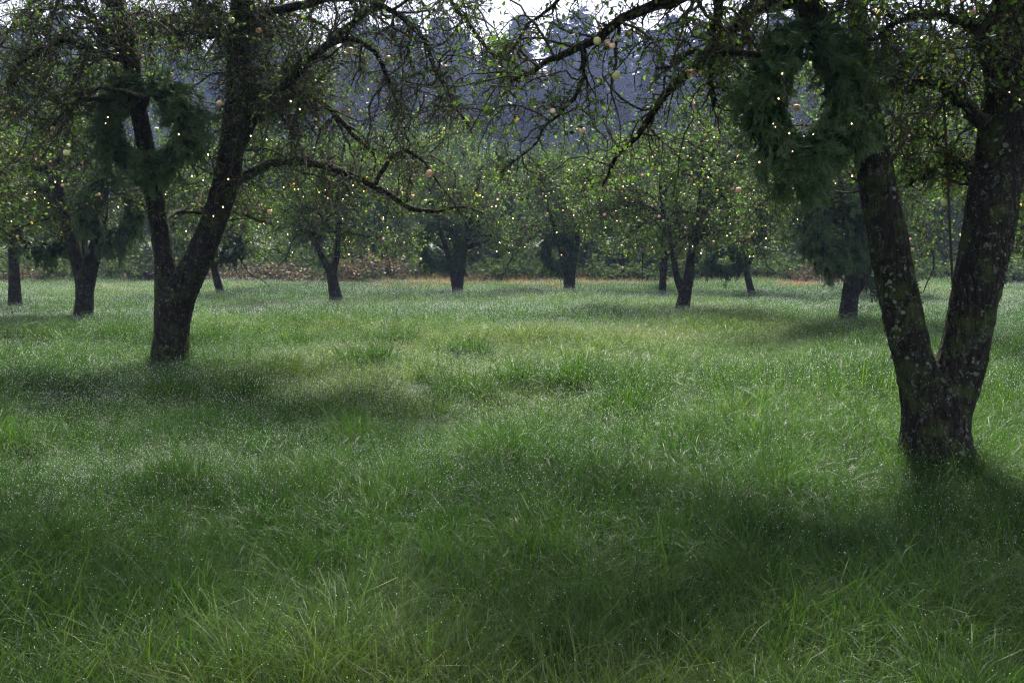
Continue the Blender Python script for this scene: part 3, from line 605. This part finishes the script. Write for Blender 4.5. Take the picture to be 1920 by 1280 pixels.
# --- trees across the meadow
WID[0] = 0.86
mids = [
 ('slender apple tree at the far left edge with a straight dark trunk', 26.0, (28, 566), [[(28, 566, 26), (26, 500, 22), (24, 450, 20), (14, 400, 16, .3), (-6, 330, 12, .6), (-20, 250, 8, .6)], [(25, 460, 15), (44, 400, 14, -.2), (58, 320, 10, -.4), (62, 240, 7, -.4)]]),
 ('forked apple tree between the far left tree and the big left tree', 20.7, (157, 596), [[(157, 596, 38), (160, 540, 36), (164, 515, 40), (182, 455, 27), (191, 400, 25), (196, 330, 22), (203, 270, 19), (216, 180, 14), (228, 90, 9)], [(156, 560, 32), (152, 520, 28), (139, 470, 27), (121, 400, 24, .2), (101, 340, 20, .3), (84, 290, 17, .4), (66, 200, 11, .5)], [(165, 520, 16), (160, 470, 15, .3), (158, 430, 12, .5)]]),
 ('small leaning apple tree seen just right of the big left tree', 32.0, (412, 548), [[(413, 548, 17), (404, 515, 15), (396, 475, 13), (382, 410, 10), (370, 340, 7)], [(402, 500, 10), (425, 455, 9), (440, 400, 7)]]),
 ('apple tree with a curved trunk and two stems left of the meadow centre', 28.6, (630, 558), [[(630, 558, 26), (623, 525, 23), (620, 508, 22), (604, 480, 14), (590, 450, 12), (570, 400, 10), (552, 330, 7), (545, 260, 5)], [(622, 520, 16), (631, 485, 13), (634, 440, 12), (632, 390, 10), (638, 320, 8), (650, 250, 5)]]),
 ('apple tree in the centre distance with two upright stems and a wreath on its left', 33.0, (857, 545), [[(857, 545, 20), (848, 505, 14), (838, 470, 12), (822, 420, 9), (806, 360, 7), (800, 290, 5)], [(860, 540, 18), (867, 500, 13), (872, 460, 11), (884, 400, 9), (900, 330, 6)]]),
 ('apple tree in the centre distance with a stout upright trunk', 34.6, (1068, 541), [[(1068, 541, 22), (1066, 512, 26), (1056, 480, 16), (1040, 430, 11), (1026, 380, 8), (1012, 320, 5)], [(1070, 520, 18), (1078, 480, 13), (1086, 430, 10), (1104, 370, 7), (1110, 310, 5)]]),
 ('thin distant apple tree standing behind the leaning forked tree', 34.0, (1243, 542), [[(1242, 542, 15), (1244, 510, 14), (1248, 470, 12), (1256, 420, 9), (1250, 350, 6)]]),
 ('leaning forked apple tree full of pink apples right of the meadow centre', 23.3, (1280, 580), [[(1279, 580, 30), (1286, 545, 26), (1293, 510, 22), (1297, 470, 18), (1311, 420, 14), (1330, 350, 10), (1335, 270, 6)], [(1283, 560, 18), (1271, 525, 15), (1264, 490, 13), (1255, 440, 11), (1240, 370, 8), (1235, 300, 5)]]),
 ('small distant apple tree with a crooked trunk left of the wreathed right-hand tree', 32.0, (1408, 546), [[(1409, 546, 15), (1401, 515, 13), (1396, 480, 11), (1386, 430, 8), (1380, 350, 6)], [(1400, 505, 9), (1420, 460, 7), (1432, 400, 5)]]),
 ('short stout apple tree almost hidden by its big wreath beside the right-hand tree', 19.3, (1592, 605), [[(1590, 605, 40), (1592, 570, 36), (1597, 530, 33), (1600, 490, 25), (1594, 440, 19), (1580, 370, 14), (1570, 290, 10), (1560, 200, 6)], [(1600, 555, 18), (1614, 535, 17), (1628, 512, 14), (1642, 465, 11), (1660, 390, 8)]]),
 ('distant apple tree glimpsed between the stout wreathed tree and the right-hand trunk', 31.0, (1622, 566), [[(1622, 566, 12), (1624, 520, 11), (1630, 460, 9), (1625, 380, 6)]]),
 ('apple tree beyond the right edge whose branches reach into view', 15.0, (2080, 640), [[(2080, 640, 50), (2070, 560, 44), (2040, 480, 30), (2000, 380, 22), (1990, 260, 14)], [(2080, 560, 34), (2110, 460, 26), (2130, 330, 16)]]),
 ('apple tree beyond the left edge whose branches reach into view', 17.0, (-150, 625), [[(-150, 625, 50), (-140, 560, 44), (-110, 470, 30), (-70, 360, 22), (-50, 230, 14)], [(-150, 560, 34), (-190, 460, 26), (-200, 320, 16)]]),
 ('near apple tree added out of view on the left to shade the foreground, crown overhanging the top corner', 8.2, (-470, 800), [[(-470, 800, 110), (-450, 650, 90), (-400, 450, 66), (-300, 200, 48), (-180, -20, 30), (-60, -150, 16)], [(-470, 650, 70), (-540, 450, 52), (-560, 150, 36), (-520, -100, 18)]]),  # unseen tree, added so that its crown shades the foreground
]
MID_CFG = {0: dict(l1=18), 1: dict(l1=18, l3=1800, l4=7000, zmin=1.7, leafsize=(.035, .065), tw=1.2), 6: dict(l1=14), 7: dict(l1=26, l2=260, l3=1900, l4=7000, zmin=1.35, leafsize=(.045, .075)), 9: dict(l1=16, zmin=1.4, leafsize=(.04, .07)), 8: dict(l1=14), 11: dict(l1=16, zmin=1.5, leafsize=(.04, .07)), 12: dict(l1=16, zmin=1.5, leafsize=(.04, .07)), 13: dict(l1=34, l1len=(1.8, 3.6), zmin=3.9, l2=560, l3=3200, l4=11000, leaf=2.6, leafsize=(.03, .05), tw=1.1)}
T2_ap = [(148, 345, 1, .9), (117, 350, 0, .95), (146, 363, 0, .95), (180, 378, 2, .8), (170, 325, 1, .8), (153, 310, 2, .7)]
T8_ap = [(1164, 419, 2, .8), (1178, 426, 2, .8), (1208, 424, 2, .8), (1230, 388, 0, .8), (1278, 449, 2, .8), (1277, 474, 2, .7), (1298, 470, 2, .8), (1168, 506, 0, .8)]
mid_tips = {}
C_lb = [[(-250, 60, 40), (-50, -150, 32, -.2), (200, -260, 24, -.5), (450, -320, 16, -.7), (700, -330, 8, -.9)], [(-150, -80, 30), (50, -280, 24, .5), (300, -380, 18, 1.2), (600, -400, 12, 1.8), (850, -360, 6, 2.2)], [(-300, 100, 36), (-150, -150, 28, -1.), (50, -300, 20, -1.8), (300, -420, 12, -2.4), (500, -480, 6, -2.6)]]  # limbs above the view, added to keep sun off the foreground grass
for i, (lab, Y, bp, st) in enumerate(mids):
    cfg = dict(zmin=1.2, l1=22, l1len=(1.5, 3.0), l2=230, l2len=(0.5, 1.5), l3=1500, l3len=(0.25, 0.6), l4=5000, l4len=(0.12, 0.32), leaf=2.4, leafsize=(0.050, 0.085), tw=1.4, zmax=6.5)
    cfg.update(MID_CFG.get(i, {}))
    r = apple_tree(lab, Y, st, C_lb if i == 13 else (), 40 + i, False, bp, cfg, T2_ap if i == 1 else T8_ap if i == 7 else (), {7: 95, 1: 10, 9: 14}.get(i, 40), apple_kinds=(0, 2, 2, 1) if i >= 2 else (0, 1))
    mid_tips[i] = r[4]

# --- rows behind, copies of a few
def copy_tree(o, loc, rz, s, label):
    c = o.copy(); col.objects.link(c); c.location = loc; c.rotation_euler = (0, 0, rz); c.scale = (s, s, s); c['label'] = label
    for ch in list(o.children):
        d = ch.copy(); col.objects.link(d); d.parent = c
        for g in list(ch.children):
            e = g.copy(); col.objects.link(e); e.parent = d
    return c
BACK = []
bl = 'misty green orchard tree among the crowded crowns beyond the meadow edge'
bcfg = dict(leafmat=LEAFB, zmin=0.7, l1=26, l1len=(1.4, 2.8), l2=240, l2len=(0.6, 1.4), l3=1300, l3len=(0.3, 0.7), l4=4500, l4len=(0.15, 0.4), leaf=5.0, leafsize=(0.08, 0.14), tw=1.8, zmax=8)
for k, px in enumerate((700, 960, 1180)):
    Yb = 50; r = apple_tree(bl, Yb, [[(px, 520, 12), (px + 4, 480, 11), (px - 8, 430, 9), (px - 16, 370, 7), (px - 12, 310, 4)], [(px, 500, 9), (px + 14, 450, 8), (px + 26, 390, 6), (px + 30, 330, 4)]], (), 80 + k, False, (px, 520), bcfg, (), 8, 'misty trees behind the meadow', (0, 1, 2))
    BACK.append(r[0])
rb = random.Random(3)
for row, (Yr, n, s0) in enumerate(((49, 10, 0.95), (58, 12, 1.15), (69, 13, 1.35))):
    hw = Yr * 0.62
    for k in range(n):
        x = -hw + 2 * hw * (k + 0.5) / n + rb.uniform(-1, 1); y = Yr + rb.uniform(-2.5, 2.5)
        u = 960 + FPX * x / y; s = s0 * rb.uniform(0.85, 1.12)
        if 900 < u < 1130 and row > 0: s *= 0.8
        if row == 0 and min(abs(u - q) for q in (700, 960, 1180)) < 60: continue
        copy_tree(BACK[k % 3], (x, y, float(gz(x, y)) - 0.1), rb.uniform(0, 6.28), s, bl)

# --- conifer forest
def conifer_mesh(seed, H=1.0, nwh=46):
    rng = np.random.default_rng(seed); Ps, Ss = [], []
    n = nwh * 9
    z = 0.12 + 0.86 * np.sort(rng.uniform(0, 1, n)) ** 0.9; a = rng.uniform(0, 6.28, n)
    L = (1 - z) ** 0.8 * 0.20 * rng.uniform(0.55, 1.15, n) + 0.010
    S = np.stack([np.zeros(n), np.zeros(n), z], 1); D = np.stack([np.cos(a), np.sin(a), 0.25 - 0.9 * (1 - z)], 1)
    P = grow(rng, S, D, L, 5, 0.12, (0, 0, 0.10)); Rr = taper(np.full(n, 0.0016), np.full(n, 0.0005), 6)
    v, f = tubes(P, Rr, 3)
    s, d, r, t = spawn(rng, P, Rr, n * 14, 0.15, 1.0, (0.5, 1.2)); d = d + np.array([0, 0, -0.45])
    v2, f2 = leaf_arrays(rng, s, d, rng.uniform(0.012, 0.034, len(s)) * (1.15 - t * 0.4), 0.42, 0.2)
    tr, tf = tubes(np.array([[(0, 0, -0.02), (0.003, 0, 0.35), (-0.002, 0.002, 0.7), (0, 0, 0.99)]]), np.array([[0.016, 0.011, 0.006, 0.001]]), 8)
    crown = mesh('crown', np.concatenate([v, v2]), [f[0], f2[0] + len(v)], [BARK_M, CONI], [0] * len(f[0]) + [1] * len(f2[0]), {'rnd': np.concatenate([np.zeros(len(v)), np.repeat(rng.uniform(0, 1, len(s)), 6)])})
    return crown, mesh('trunk', tr, tf, [BARK_M], smooth=True)
CON = [conifer_mesh(900 + i) for i in range(4)]
rc = random.Random(12)
for Yr, n, h0, h1 in ((160, 28, 17, 25), (195, 34, 22, 30), (232, 38, 25, 35), (272, 42, 29, 39), (312, 46, 31, 42)):
    hw = Yr * 0.62
    for k in range(n):
        x = -hw + 2 * hw * (k + 0.5) / n + rc.uniform(-2.2, 2.2); y = Yr + rc.uniform(-6, 6); h = rc.uniform(h0, h1)
        cr, tr = CON[rc.randrange(4)]
        u = thing('conifer_tree', 'tall blue conifer fading into mist in the forest behind the orchard', 'tree', (x, y, float(gz(x, y)) - 0.3), 'misty conifers of the far forest')
        u.rotation_euler = (0, 0, rc.uniform(0, 6.28)); u.scale = (h * rc.uniform(1.5, 2.1), h * rc.uniform(1.5, 2.1), h)
        link('trunk', tr, u); link('foliage', cr, u, kind='stuff')

# --- bushes and bramble along the far edge
def bush_mesh(seed, mat, nb=70, lf=2600, R0=1.0, H0=1.0):
    rng = np.random.default_rng(seed); a = rng.uniform(0, 6.28, nb); q = rng.uniform(0, .35, nb)
    S = np.stack([np.cos(a) * q, np.sin(a) * q, np.full(nb, -.05)], 1); D = np.stack([np.cos(a) * rng.uniform(.1, .9, nb), np.sin(a) * rng.uniform(.1, .9, nb), np.full(nb, 1.)], 1)
    P = grow(rng, S, D, rng.uniform(.7, 1.25, nb), 7, .22, (0, 0, -.22)); Rr = taper(np.full(nb, .012), np.full(nb, .003), 8)
    v, f = tubes(P, Rr, 3); s, d, r, t = spawn(rng, P, Rr, 420, .25, 1, (.5, 1.3)); P3 = grow(rng, s, d, rng.uniform(.15, .4, 420), 4, .35, (0, 0, -.05)); R3 = taper(np.full(420, .004), np.full(420, .002), 5)
    v3, f3 = tubes(P3, R3, 3); s, d, r, t = spawn(rng, P3, R3, lf, .1, 1, (.4, 1.4)); v2, f2 = leaf_arrays(rng, s, d, rng.uniform(.05, .11, lf), .65)
    st = mesh('stems', np.concatenate([v, v3]), [np.concatenate([f[0], f3[0] + len(v)])], [TWIG])
    return st, mesh('foliage', v2, f2, [mat], attr={'rnd': np.repeat(np.clip(rng.beta(2, 2, lf) + (s[:, 2] - .6) * .3, 0, 1), 6)})
BG = [bush_mesh(600 + i, BUSH_G) for i in range(3)]; BR = [bush_mesh(610 + i, BUSH_R, lf=1700) for i in range(2)]
rbs = random.Random(8)
def bush(px, Y, wpx, top, kind):
    Y -= 3.5; p = at(px, 520, Y); z0 = float(gz(p[0], Y)); ztop = at(px, top, Y)[2]
    st, fo = rbs.choice(BG if kind == 'g' else BR)
    lab, grp = ('low leafy green bush at the far edge of the meadow', 'green bushes at the meadow edge') if kind == 'g' else ('brown red bramble thicket at the far edge of the meadow', 'bramble thickets at the meadow edge')
    u = thing('bush' if kind == 'g' else 'bramble', lab, 'bush', (p[0], Y, z0), grp)
    w_ = wpx / FPX * Y / 1.5; u.scale = (w_, w_ * 0.8, max(ztop - z0, .6) / 1.0); u.rotation_euler = (0, 0, rbs.uniform(0, 6.28))
    link('stems', st, u); link('foliage', fo, u, kind='stuff')
for px, Y, wp, top, k in ((-60, 45, 120, 480, 'g'), (40, 46, 110, 486, 'g'), (75, 45, 100, 492, 'r'), (120, 45, 110, 488, 'g'), (230, 46, 100, 470, 'g'), (290, 47, 110, 478, 'r'), (345, 46, 90, 490, 'g'), (440, 45, 100, 492, 'r'), (500, 46, 110, 486, 'r'), (560, 45, 100, 494, 'r'), (665, 45, 110, 476, 'r'), (725, 46, 120, 474, 'r'), (780, 47, 90, 480, 'g'), (690, 44.5, 70, 500, 'g'), (930, 46, 90, 485, 'g'), (985, 47, 100, 470, 'g'), (1030, 46, 90, 482, 'g'), (1130, 46, 110, 480, 'g'), (1200, 46, 110, 488, 'g'), (1340, 46, 110, 485, 'g'), (1450, 46, 110, 482, 'g'), (1520, 45, 90, 490, 'r'), (1500, 47, 120, 476, 'g'), (1690, 46, 120, 480, 'g'), (1760, 46, 120, 478, 'g'), (1850, 45, 130, 482, 'g'), (1930, 45, 130, 478, 'g'), (890, 45, 60, 505, 'r'), (1080, 45.5, 60, 505, 'r'), (610, 47, 110, 480, 'g'), (380, 48, 110, 475, 'g'), (180, 48, 100, 475, 'r'), *[(x, 51.5 + (x % 7) * .4, 150, 462 + (x * 7) % 17, 'g') for x in range(-70, 2000, 88)], *[(x, 62 + (x % 5) * .6, 170, 448 + (x * 11) % 19, 'g') for x in range(-100, 2030, 96)]):
    bush(px, Y, wp, top, k)

# ------------------------------------------------------------------ wreaths of evergreen boughs
def sprig_mesh(seed, L=0.26, nn=30):
    rng = np.random.default_rng(seed)
    P = grow(rng, np.zeros((1, 3)), np.array([[1., 0, 0.1]]), np.array([L]), 8, 0.07, (0, 0, -0.18)); Rr = taper([0.0028], [0.0012], 9)
    side = np.arange(10); s, d, r, t = spawn(rng, P, Rr, 9, .15, .9, (.6, .9)); d[:, 2] *= .35
    P3 = grow(rng, s, d, L * (.55 - .4 * t), 5, .08, (0, 0, -.1)); R3 = taper(np.full(9, .0015), np.full(9, .0008), 6)
    v, f = tubes(P, Rr, 4); v3, f3 = tubes(P3, R3, 3)
    s1, d1, _, t1 = spawn(rng, P, Rr, 110, .05, 1, (.7, 1.05)); s2, d2, _, _ = spawn(rng, P3, R3, 300, .03, 1, (.55, 1.0)); s = np.concatenate([s1, s2]); d = np.concatenate([d1, d2]); d[:, 2] *= 0.5
    v4, f4 = leaf_arrays(rng, s, d, rng.uniform(.018, .034, len(s)), .13, .1)
    n1, n2 = len(v), len(v) + len(v3)
    return mesh('sprig', np.concatenate([v, v3, v4]), [np.concatenate([f[0], f3[0] + n1]), f4[0] + n2], [TWIG, FIR], [0] * (len(f[0]) + len(f3[0])) + [1] * len(f4[0]), {'rnd': np.concatenate([np.zeros(n2), np.repeat(rng.uniform(0, 1, len(s)) * .5 + rng.uniform(0, .4), 6)])})
SPR = [sprig_mesh(700 + i) for i in range(6)]
def wreath(label, px, py, Y, rin, rout, n, seed, droop=0.35, yaw=0.0, sx=1.0, sy=1.0, sscale=1.0, parts=True):
    """rin, rout in px of the photograph"""
    rng = np.random.default_rng(seed); c = at(px, py, Y); k = Y / FPX; Rm = (rin + rout) / 2 * k; tub = (rout - rin) / 2 * k
    u = thing('wreath', label, 'wreath', tuple(c), 'evergreen wreaths hung in the apple trees'); u.rotation_euler = (0, 0, yaw)
    # wire hoop
    a = np.linspace(0, 2 * math.pi, 33); H = np.stack([np.cos(a) * Rm * sx, np.zeros(33), np.sin(a) * Rm * sy], 1); v, f = tubes(H[None], np.full((1, 33), .006), 6)
    link('hoop', mesh('hoop', v, f, [WIRE]), u)
    a = rng.uniform(0, 2 * math.pi, n); ph = rng.uniform(0, 2 * math.pi, n); rr = tub * rng.uniform(0.05, .75, n)
    er = np.stack([np.cos(a), np.zeros(n), np.sin(a)], 1); et = np.stack([-np.sin(a), np.zeros(n), np.cos(a)], 1); ey = np.array([0, 1., 0])
    S = np.stack([np.cos(a) * Rm * sx, np.zeros(n), np.sin(a) * Rm * sy], 1) + er * (np.cos(ph) * rr)[:, None] + ey * (np.sin(ph) * rr * .8)[:, None]
    sg = np.where(np.cos(a) > 0, -1, 1)[:, None]     # boughs run down both sides
    D = et * sg * .8 + er * (0.5 * np.cos(ph) + .25)[:, None] + ey * (0.7 * np.sin(ph))[:, None] + np.array([0, 0, -droop]) + rng.normal(0, .22, (n, 3)); D = nrm(D)
    ss = np.clip(tub * 1.6 / .26, .35, 2.2) * rng.uniform(.6, 1.15, n) * sscale
    roll = rng.uniform(0, 6.28, n)
    nc = 5200 if parts else 3000; a2 = rng.uniform(0, 2 * math.pi, nc); p2 = rng.uniform(0, 2 * math.pi, nc); q2 = tub * 0.62 * np.sqrt(rng.uniform(0, 1, nc))
    e2 = np.stack([np.cos(a2), np.zeros(nc), np.sin(a2)], 1); s2 = np.stack([np.cos(a2) * Rm * sx, np.sin(p2) * q2, np.sin(a2) * Rm * sy], 1) + e2 * (np.cos(p2) * q2)[:, None]
    d2 = np.stack([np.sin(a2) * np.sign(np.cos(a2)), np.zeros(nc), -np.abs(np.cos(a2))], 1) + rng.normal(0, .6, (nc, 3)); v2, f2 = leaf_arrays(rng, s2, d2, rng.uniform(.25, .5, nc) * tub, .26, cheap=True)
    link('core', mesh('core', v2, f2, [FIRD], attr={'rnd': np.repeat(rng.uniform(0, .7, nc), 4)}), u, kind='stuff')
    if parts:
        from mathutils import Matrix, Quaternion
        for i in range(n):
            o = link('sprig', SPR[int(rng.integers(6))], u)
            q = Vector(D[i]).to_track_quat('X', 'Z') @ Quaternion((1, 0, 0), roll[i]); o.rotation_mode = 'QUATERNION'; o.rotation_quaternion = q; o.location = S[i]; o.scale = (ss[i],) * 3
    else:
        m = n * 34; j = rng.integers(0, n, m); t = rng.uniform(0, 1, m)[:, None]; L = (ss * .24)[j][:, None]
        s = S[j] + D[j] * t * L + rng.normal(0, .02, (m, 3)); d = D[j] + rng.normal(0, .55, (m, 3)); v, f = leaf_arrays(rng, s, d, rng.uniform(.05, .11, m), .32)
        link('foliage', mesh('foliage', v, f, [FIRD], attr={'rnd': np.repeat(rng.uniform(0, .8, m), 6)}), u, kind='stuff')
    return u
wreath('round evergreen wreath hung on the left stem of the big left tree', 276, 235, 12.75, 38, 106, 290, 1, .45)
wreath('large shaggy evergreen wreath wrapped on the left stem of the right tree', 1512, 185, 6.85, 38, 158, 300, 2, .55, .12, .80, 1.08, 0.8)
wreath('bushy evergreen wreath on the right stem of the forked tree at left', 208, 395, 20.3, 26, 78, 170, 3, .5, 0.3, .8, 1.)
wreath('dark evergreen wreath hanging between the two leftmost trees', 78, 410, 22.5, 34, 82, 170, 4, .5)
wreath('broad evergreen wreath covering the short stout tree near the right', 1572, 428, 18.7, 14, 80, 230, 5, .5, 0, .82, 1.)
wreath('small evergreen wreath on the leaning tree right of the big left tree', 424, 462, 31.4, 12, 36, 60, 6, .5, 0, 1, 1, 1, False)
wreath('open ring-shaped evergreen wreath left of the stems of the centre tree', 828, 460, 32.3, 22, 50, 90, 7, .4, 0, 1, 1.1, 1, False)
wreath('rounded evergreen wreath on the stout trunk of the centre right tree', 1048, 472, 33.6, 10, 42, 90, 8, .5, 0, 1, 1, 1, False)
wreath('low evergreen wreath hanging right of the leaning forked tree', 1362, 488, 30.5, 10, 42, 70, 9, .5, 0, 1.2, .75, 1, False)
wreath('evergreen wreath half hidden behind the right-hand trunk', 1650, 505, 24.0, 14, 46, 70, 10, .5, 0, 1, .9, 1, False)

# ------------------------------------------------------------------ fairy lights
_b = bpy.data.meshes.new('bulb')
def bulb_mesh():
    V = [(0, 0, 1.25)]; prof = [(.35, 1.0), (.75, .45), (.9, -.1), (.7, -.7), (.3, -1.0)]
    for r, z in prof: V += [(r * math.cos(i * math.pi / 3), r * math.sin(i * math.pi / 3), z) for i in range(6)]
    V.append((0, 0, -1.15)); n = len(V) - 1
    F3 = [(0, 1 + i, 1 + (i + 1) % 6) for i in range(6)] + [(n, n - 6 + (i + 1) % 6, n - 6 + i) for i in range(6)]
    F4 = [(1 + j * 6 + i, 7 + j * 6 + i, 7 + j * 6 + (i + 1) % 6, 1 + j * 6 + (i + 1) % 6) for j in range(4) for i in range(6)]
    return mesh('bulb', np.array(V), [np.array(F3), np.array(F4)], [BULB], smooth=True)
BM = bulb_mesh()
def fairy(label, pts, size, seed):
    rng = np.random.default_rng(seed); pts = np.asarray(pts); o = pts[0].copy(); left = list(range(1, len(pts))); order = [0]
    while left:
        d = np.linalg.norm(pts[left] - pts[order[-1]], axis=1); order.append(left.pop(int(d.argmin())))
    pts = pts[order]
    u = thing('fairy_lights', label, 'lights', tuple(o), 'warm fairy lights in the trees')
    a, b = pts[:-1], pts[1:]; t = np.linspace(0, 1, 7)[None, :, None]; P = a[:, None] * (1 - t) + b[:, None] * t; P[..., 2] -= (np.sin(t[..., 0] * math.pi) * .12 * np.linalg.norm(b - a, axis=1)[:, None])
    v, f = tubes(P, np.full(P.shape[:2], .0013), 3); link('wire', mesh('wire', v - o, f, [WIRE]), u)
    for p in pts:
        l = link('bulb', BM, u); l.location = p - o; s = size * rng.uniform(.6, 1.15); l.scale = (s * .8, s * .8, s); l.rotation_euler = (rng.uniform(-.5, .5), rng.uniform(-.5, .5), 0)
def box_pts(rng, n, x0, x1, y0, y1, Y0, Y1):
    return [at(rng.uniform(x0, x1), rng.uniform(y0, y1), rng.uniform(Y0, Y1)) for _ in range(n)]
rf = np.random.default_rng(77)
def tip_pts(i, n, zlo=1.3, zhi=3.6):
    t = mid_tips[i]; t = t[(t[:, 2] > zlo) & (t[:, 2] < zhi)]; return t[rf.choice(len(t), n, replace=False)]
for i, n, lab in ((0, 14, 'warm fairy lights strung through the slender tree at the left edge'), (1, 26, 'warm fairy lights strung through the forked tree at left'), (2, 24, 'warm fairy lights in the small leaning tree beside the big left tree'), (3, 46, 'warm fairy lights in the two-stemmed tree left of centre'),
                  (4, 44, 'warm fairy lights in the centre tree with the ring wreath'), (5, 34, 'warm fairy lights in the stout centre tree'), (6, 16, 'warm fairy lights in the thin distant tree'), (7, 50, 'warm fairy lights in the leaning forked tree full of apples'),
                  (8, 26, 'warm fairy lights in the small crooked tree at right'), (9, 18, 'warm fairy lights in the wreathed stout tree at right'), (11, 10, 'warm fairy lights in the branches beyond the right edge')):
    Yd = mids[i][1]; fairy(lab, tip_pts(i, n), 0.00066 * Yd ** 0.92, 500 + i)
A_l = [(428, 336), (418, 388), (400, 405), (335, 252), (202, 220), (198, 231), (382, 268), (390, 290), (381, 338), (360, 330), (500, 262), (545, 190), (562, 205), (470, 255)]
fairy('warm fairy lights around the wreath and trunk of the big left tree', [at(x, y, 12.6) for x, y in A_l], .009, 5)
B_l = [(1597, 232), (1424, 304), (1450, 232), (1480, 250), (1486, 284), (1454, 238), (1728, 71), (1712, 70), (1598, 330), (1525, 252), (1893, 173), (1912, 187), (1467, 138), (1460, 185), (1780, 56)]
fairy('warm fairy lights around the large wreath of the right tree', [at(x, y, 6.62) for x, y in B_l], .0052, 6)

# ------------------------------------------------------------------ small things
WID[0] = 1.0
P, r = px_path([(1768, 160, 5, .25), (1775, 280, 5, .3), (1780, 400, 5, .35), (1787, 545, 5, .4), (1795, 700, 5, .45)], 7.25, 24)
v, f = tubes(P[None], r[None], 8, caps=True)
o = P[-1].copy(); thing('rope', 'thin dark rope hanging straight down from the arched limb of the right tree', 'rope', tuple(o), me=mesh('rope', v - o, f, [plain('rope_fibre', (0.05, 0.04, 0.03), .9, .1)], smooth=True))
STAKE = plain('weathered_stake', (0.16, 0.10, 0.07), .9, .1)
for px, y0, y1, Y, lab in ((234, 512, 543, 38, 'thin reddish stake in the far grass left of the big left tree'), (695, 522, 548, 36, 'thin dark stake in the far grass right of the two-stemmed tree')):
    a = at(px, y1, Y); b = at(px, y0, Y); a[2] = float(gz(a[0], a[1])) - .1; q = np.linspace(0, 1, 5)[:, None]; P = a * (1 - q) + b * q; v, f = tubes(P[None], np.full((1, 5), .022), 6, caps=True)
    thing('stake', lab, 'stake', tuple(a), me=mesh('stake', v - a, f, [STAKE]))
c = at(1560, 540, 40.0); c[2] = float(gz(c[0], 40)); u = thing('picket_panel', 'short weathered pinkish picket panel with a dark post behind the stout tree', 'fence', tuple(c))
def boxm(name, x0, x1, y0, y1, z0, z1, mat):
    V = np.array([(x, y, z) for z in (z0, z1) for y in (y0, y1) for x in (x0, x1)]); F = np.array([(0, 2, 3, 1), (4, 5, 7, 6), (0, 1, 5, 4), (1, 3, 7, 5), (3, 2, 6, 7), (2, 0, 4, 6)]); return mesh(name, V, [F], [mat])
PK = plain('pale_picket', (0.20, 0.14, 0.14), .9, .1); DKP = plain('dark_post', (0.03, 0.035, 0.03), .9, .1)
sl = boxm('slat', -.032, .032, -.01, .01, -.05, .62, PK)
for k in range(7):
    s_ = link('slat', sl, u); s_.location = (-.10 + k * .082, 0, rbs.uniform(-.05, .04)); s_.rotation_euler = (0, rbs.uniform(-.04, .04), 0)
link('rail', boxm('rail', -.16, .46, .012, .04, .42, .48, PK), u); link('post', boxm('post', -.46, -.16, -.12, .12, -.1, .66, DKP), u)
print('objects', len(bpy.data.objects), 'tris', sum(len(m.loops) - 2 * len(m.polygons) for m in bpy.data.meshes) )
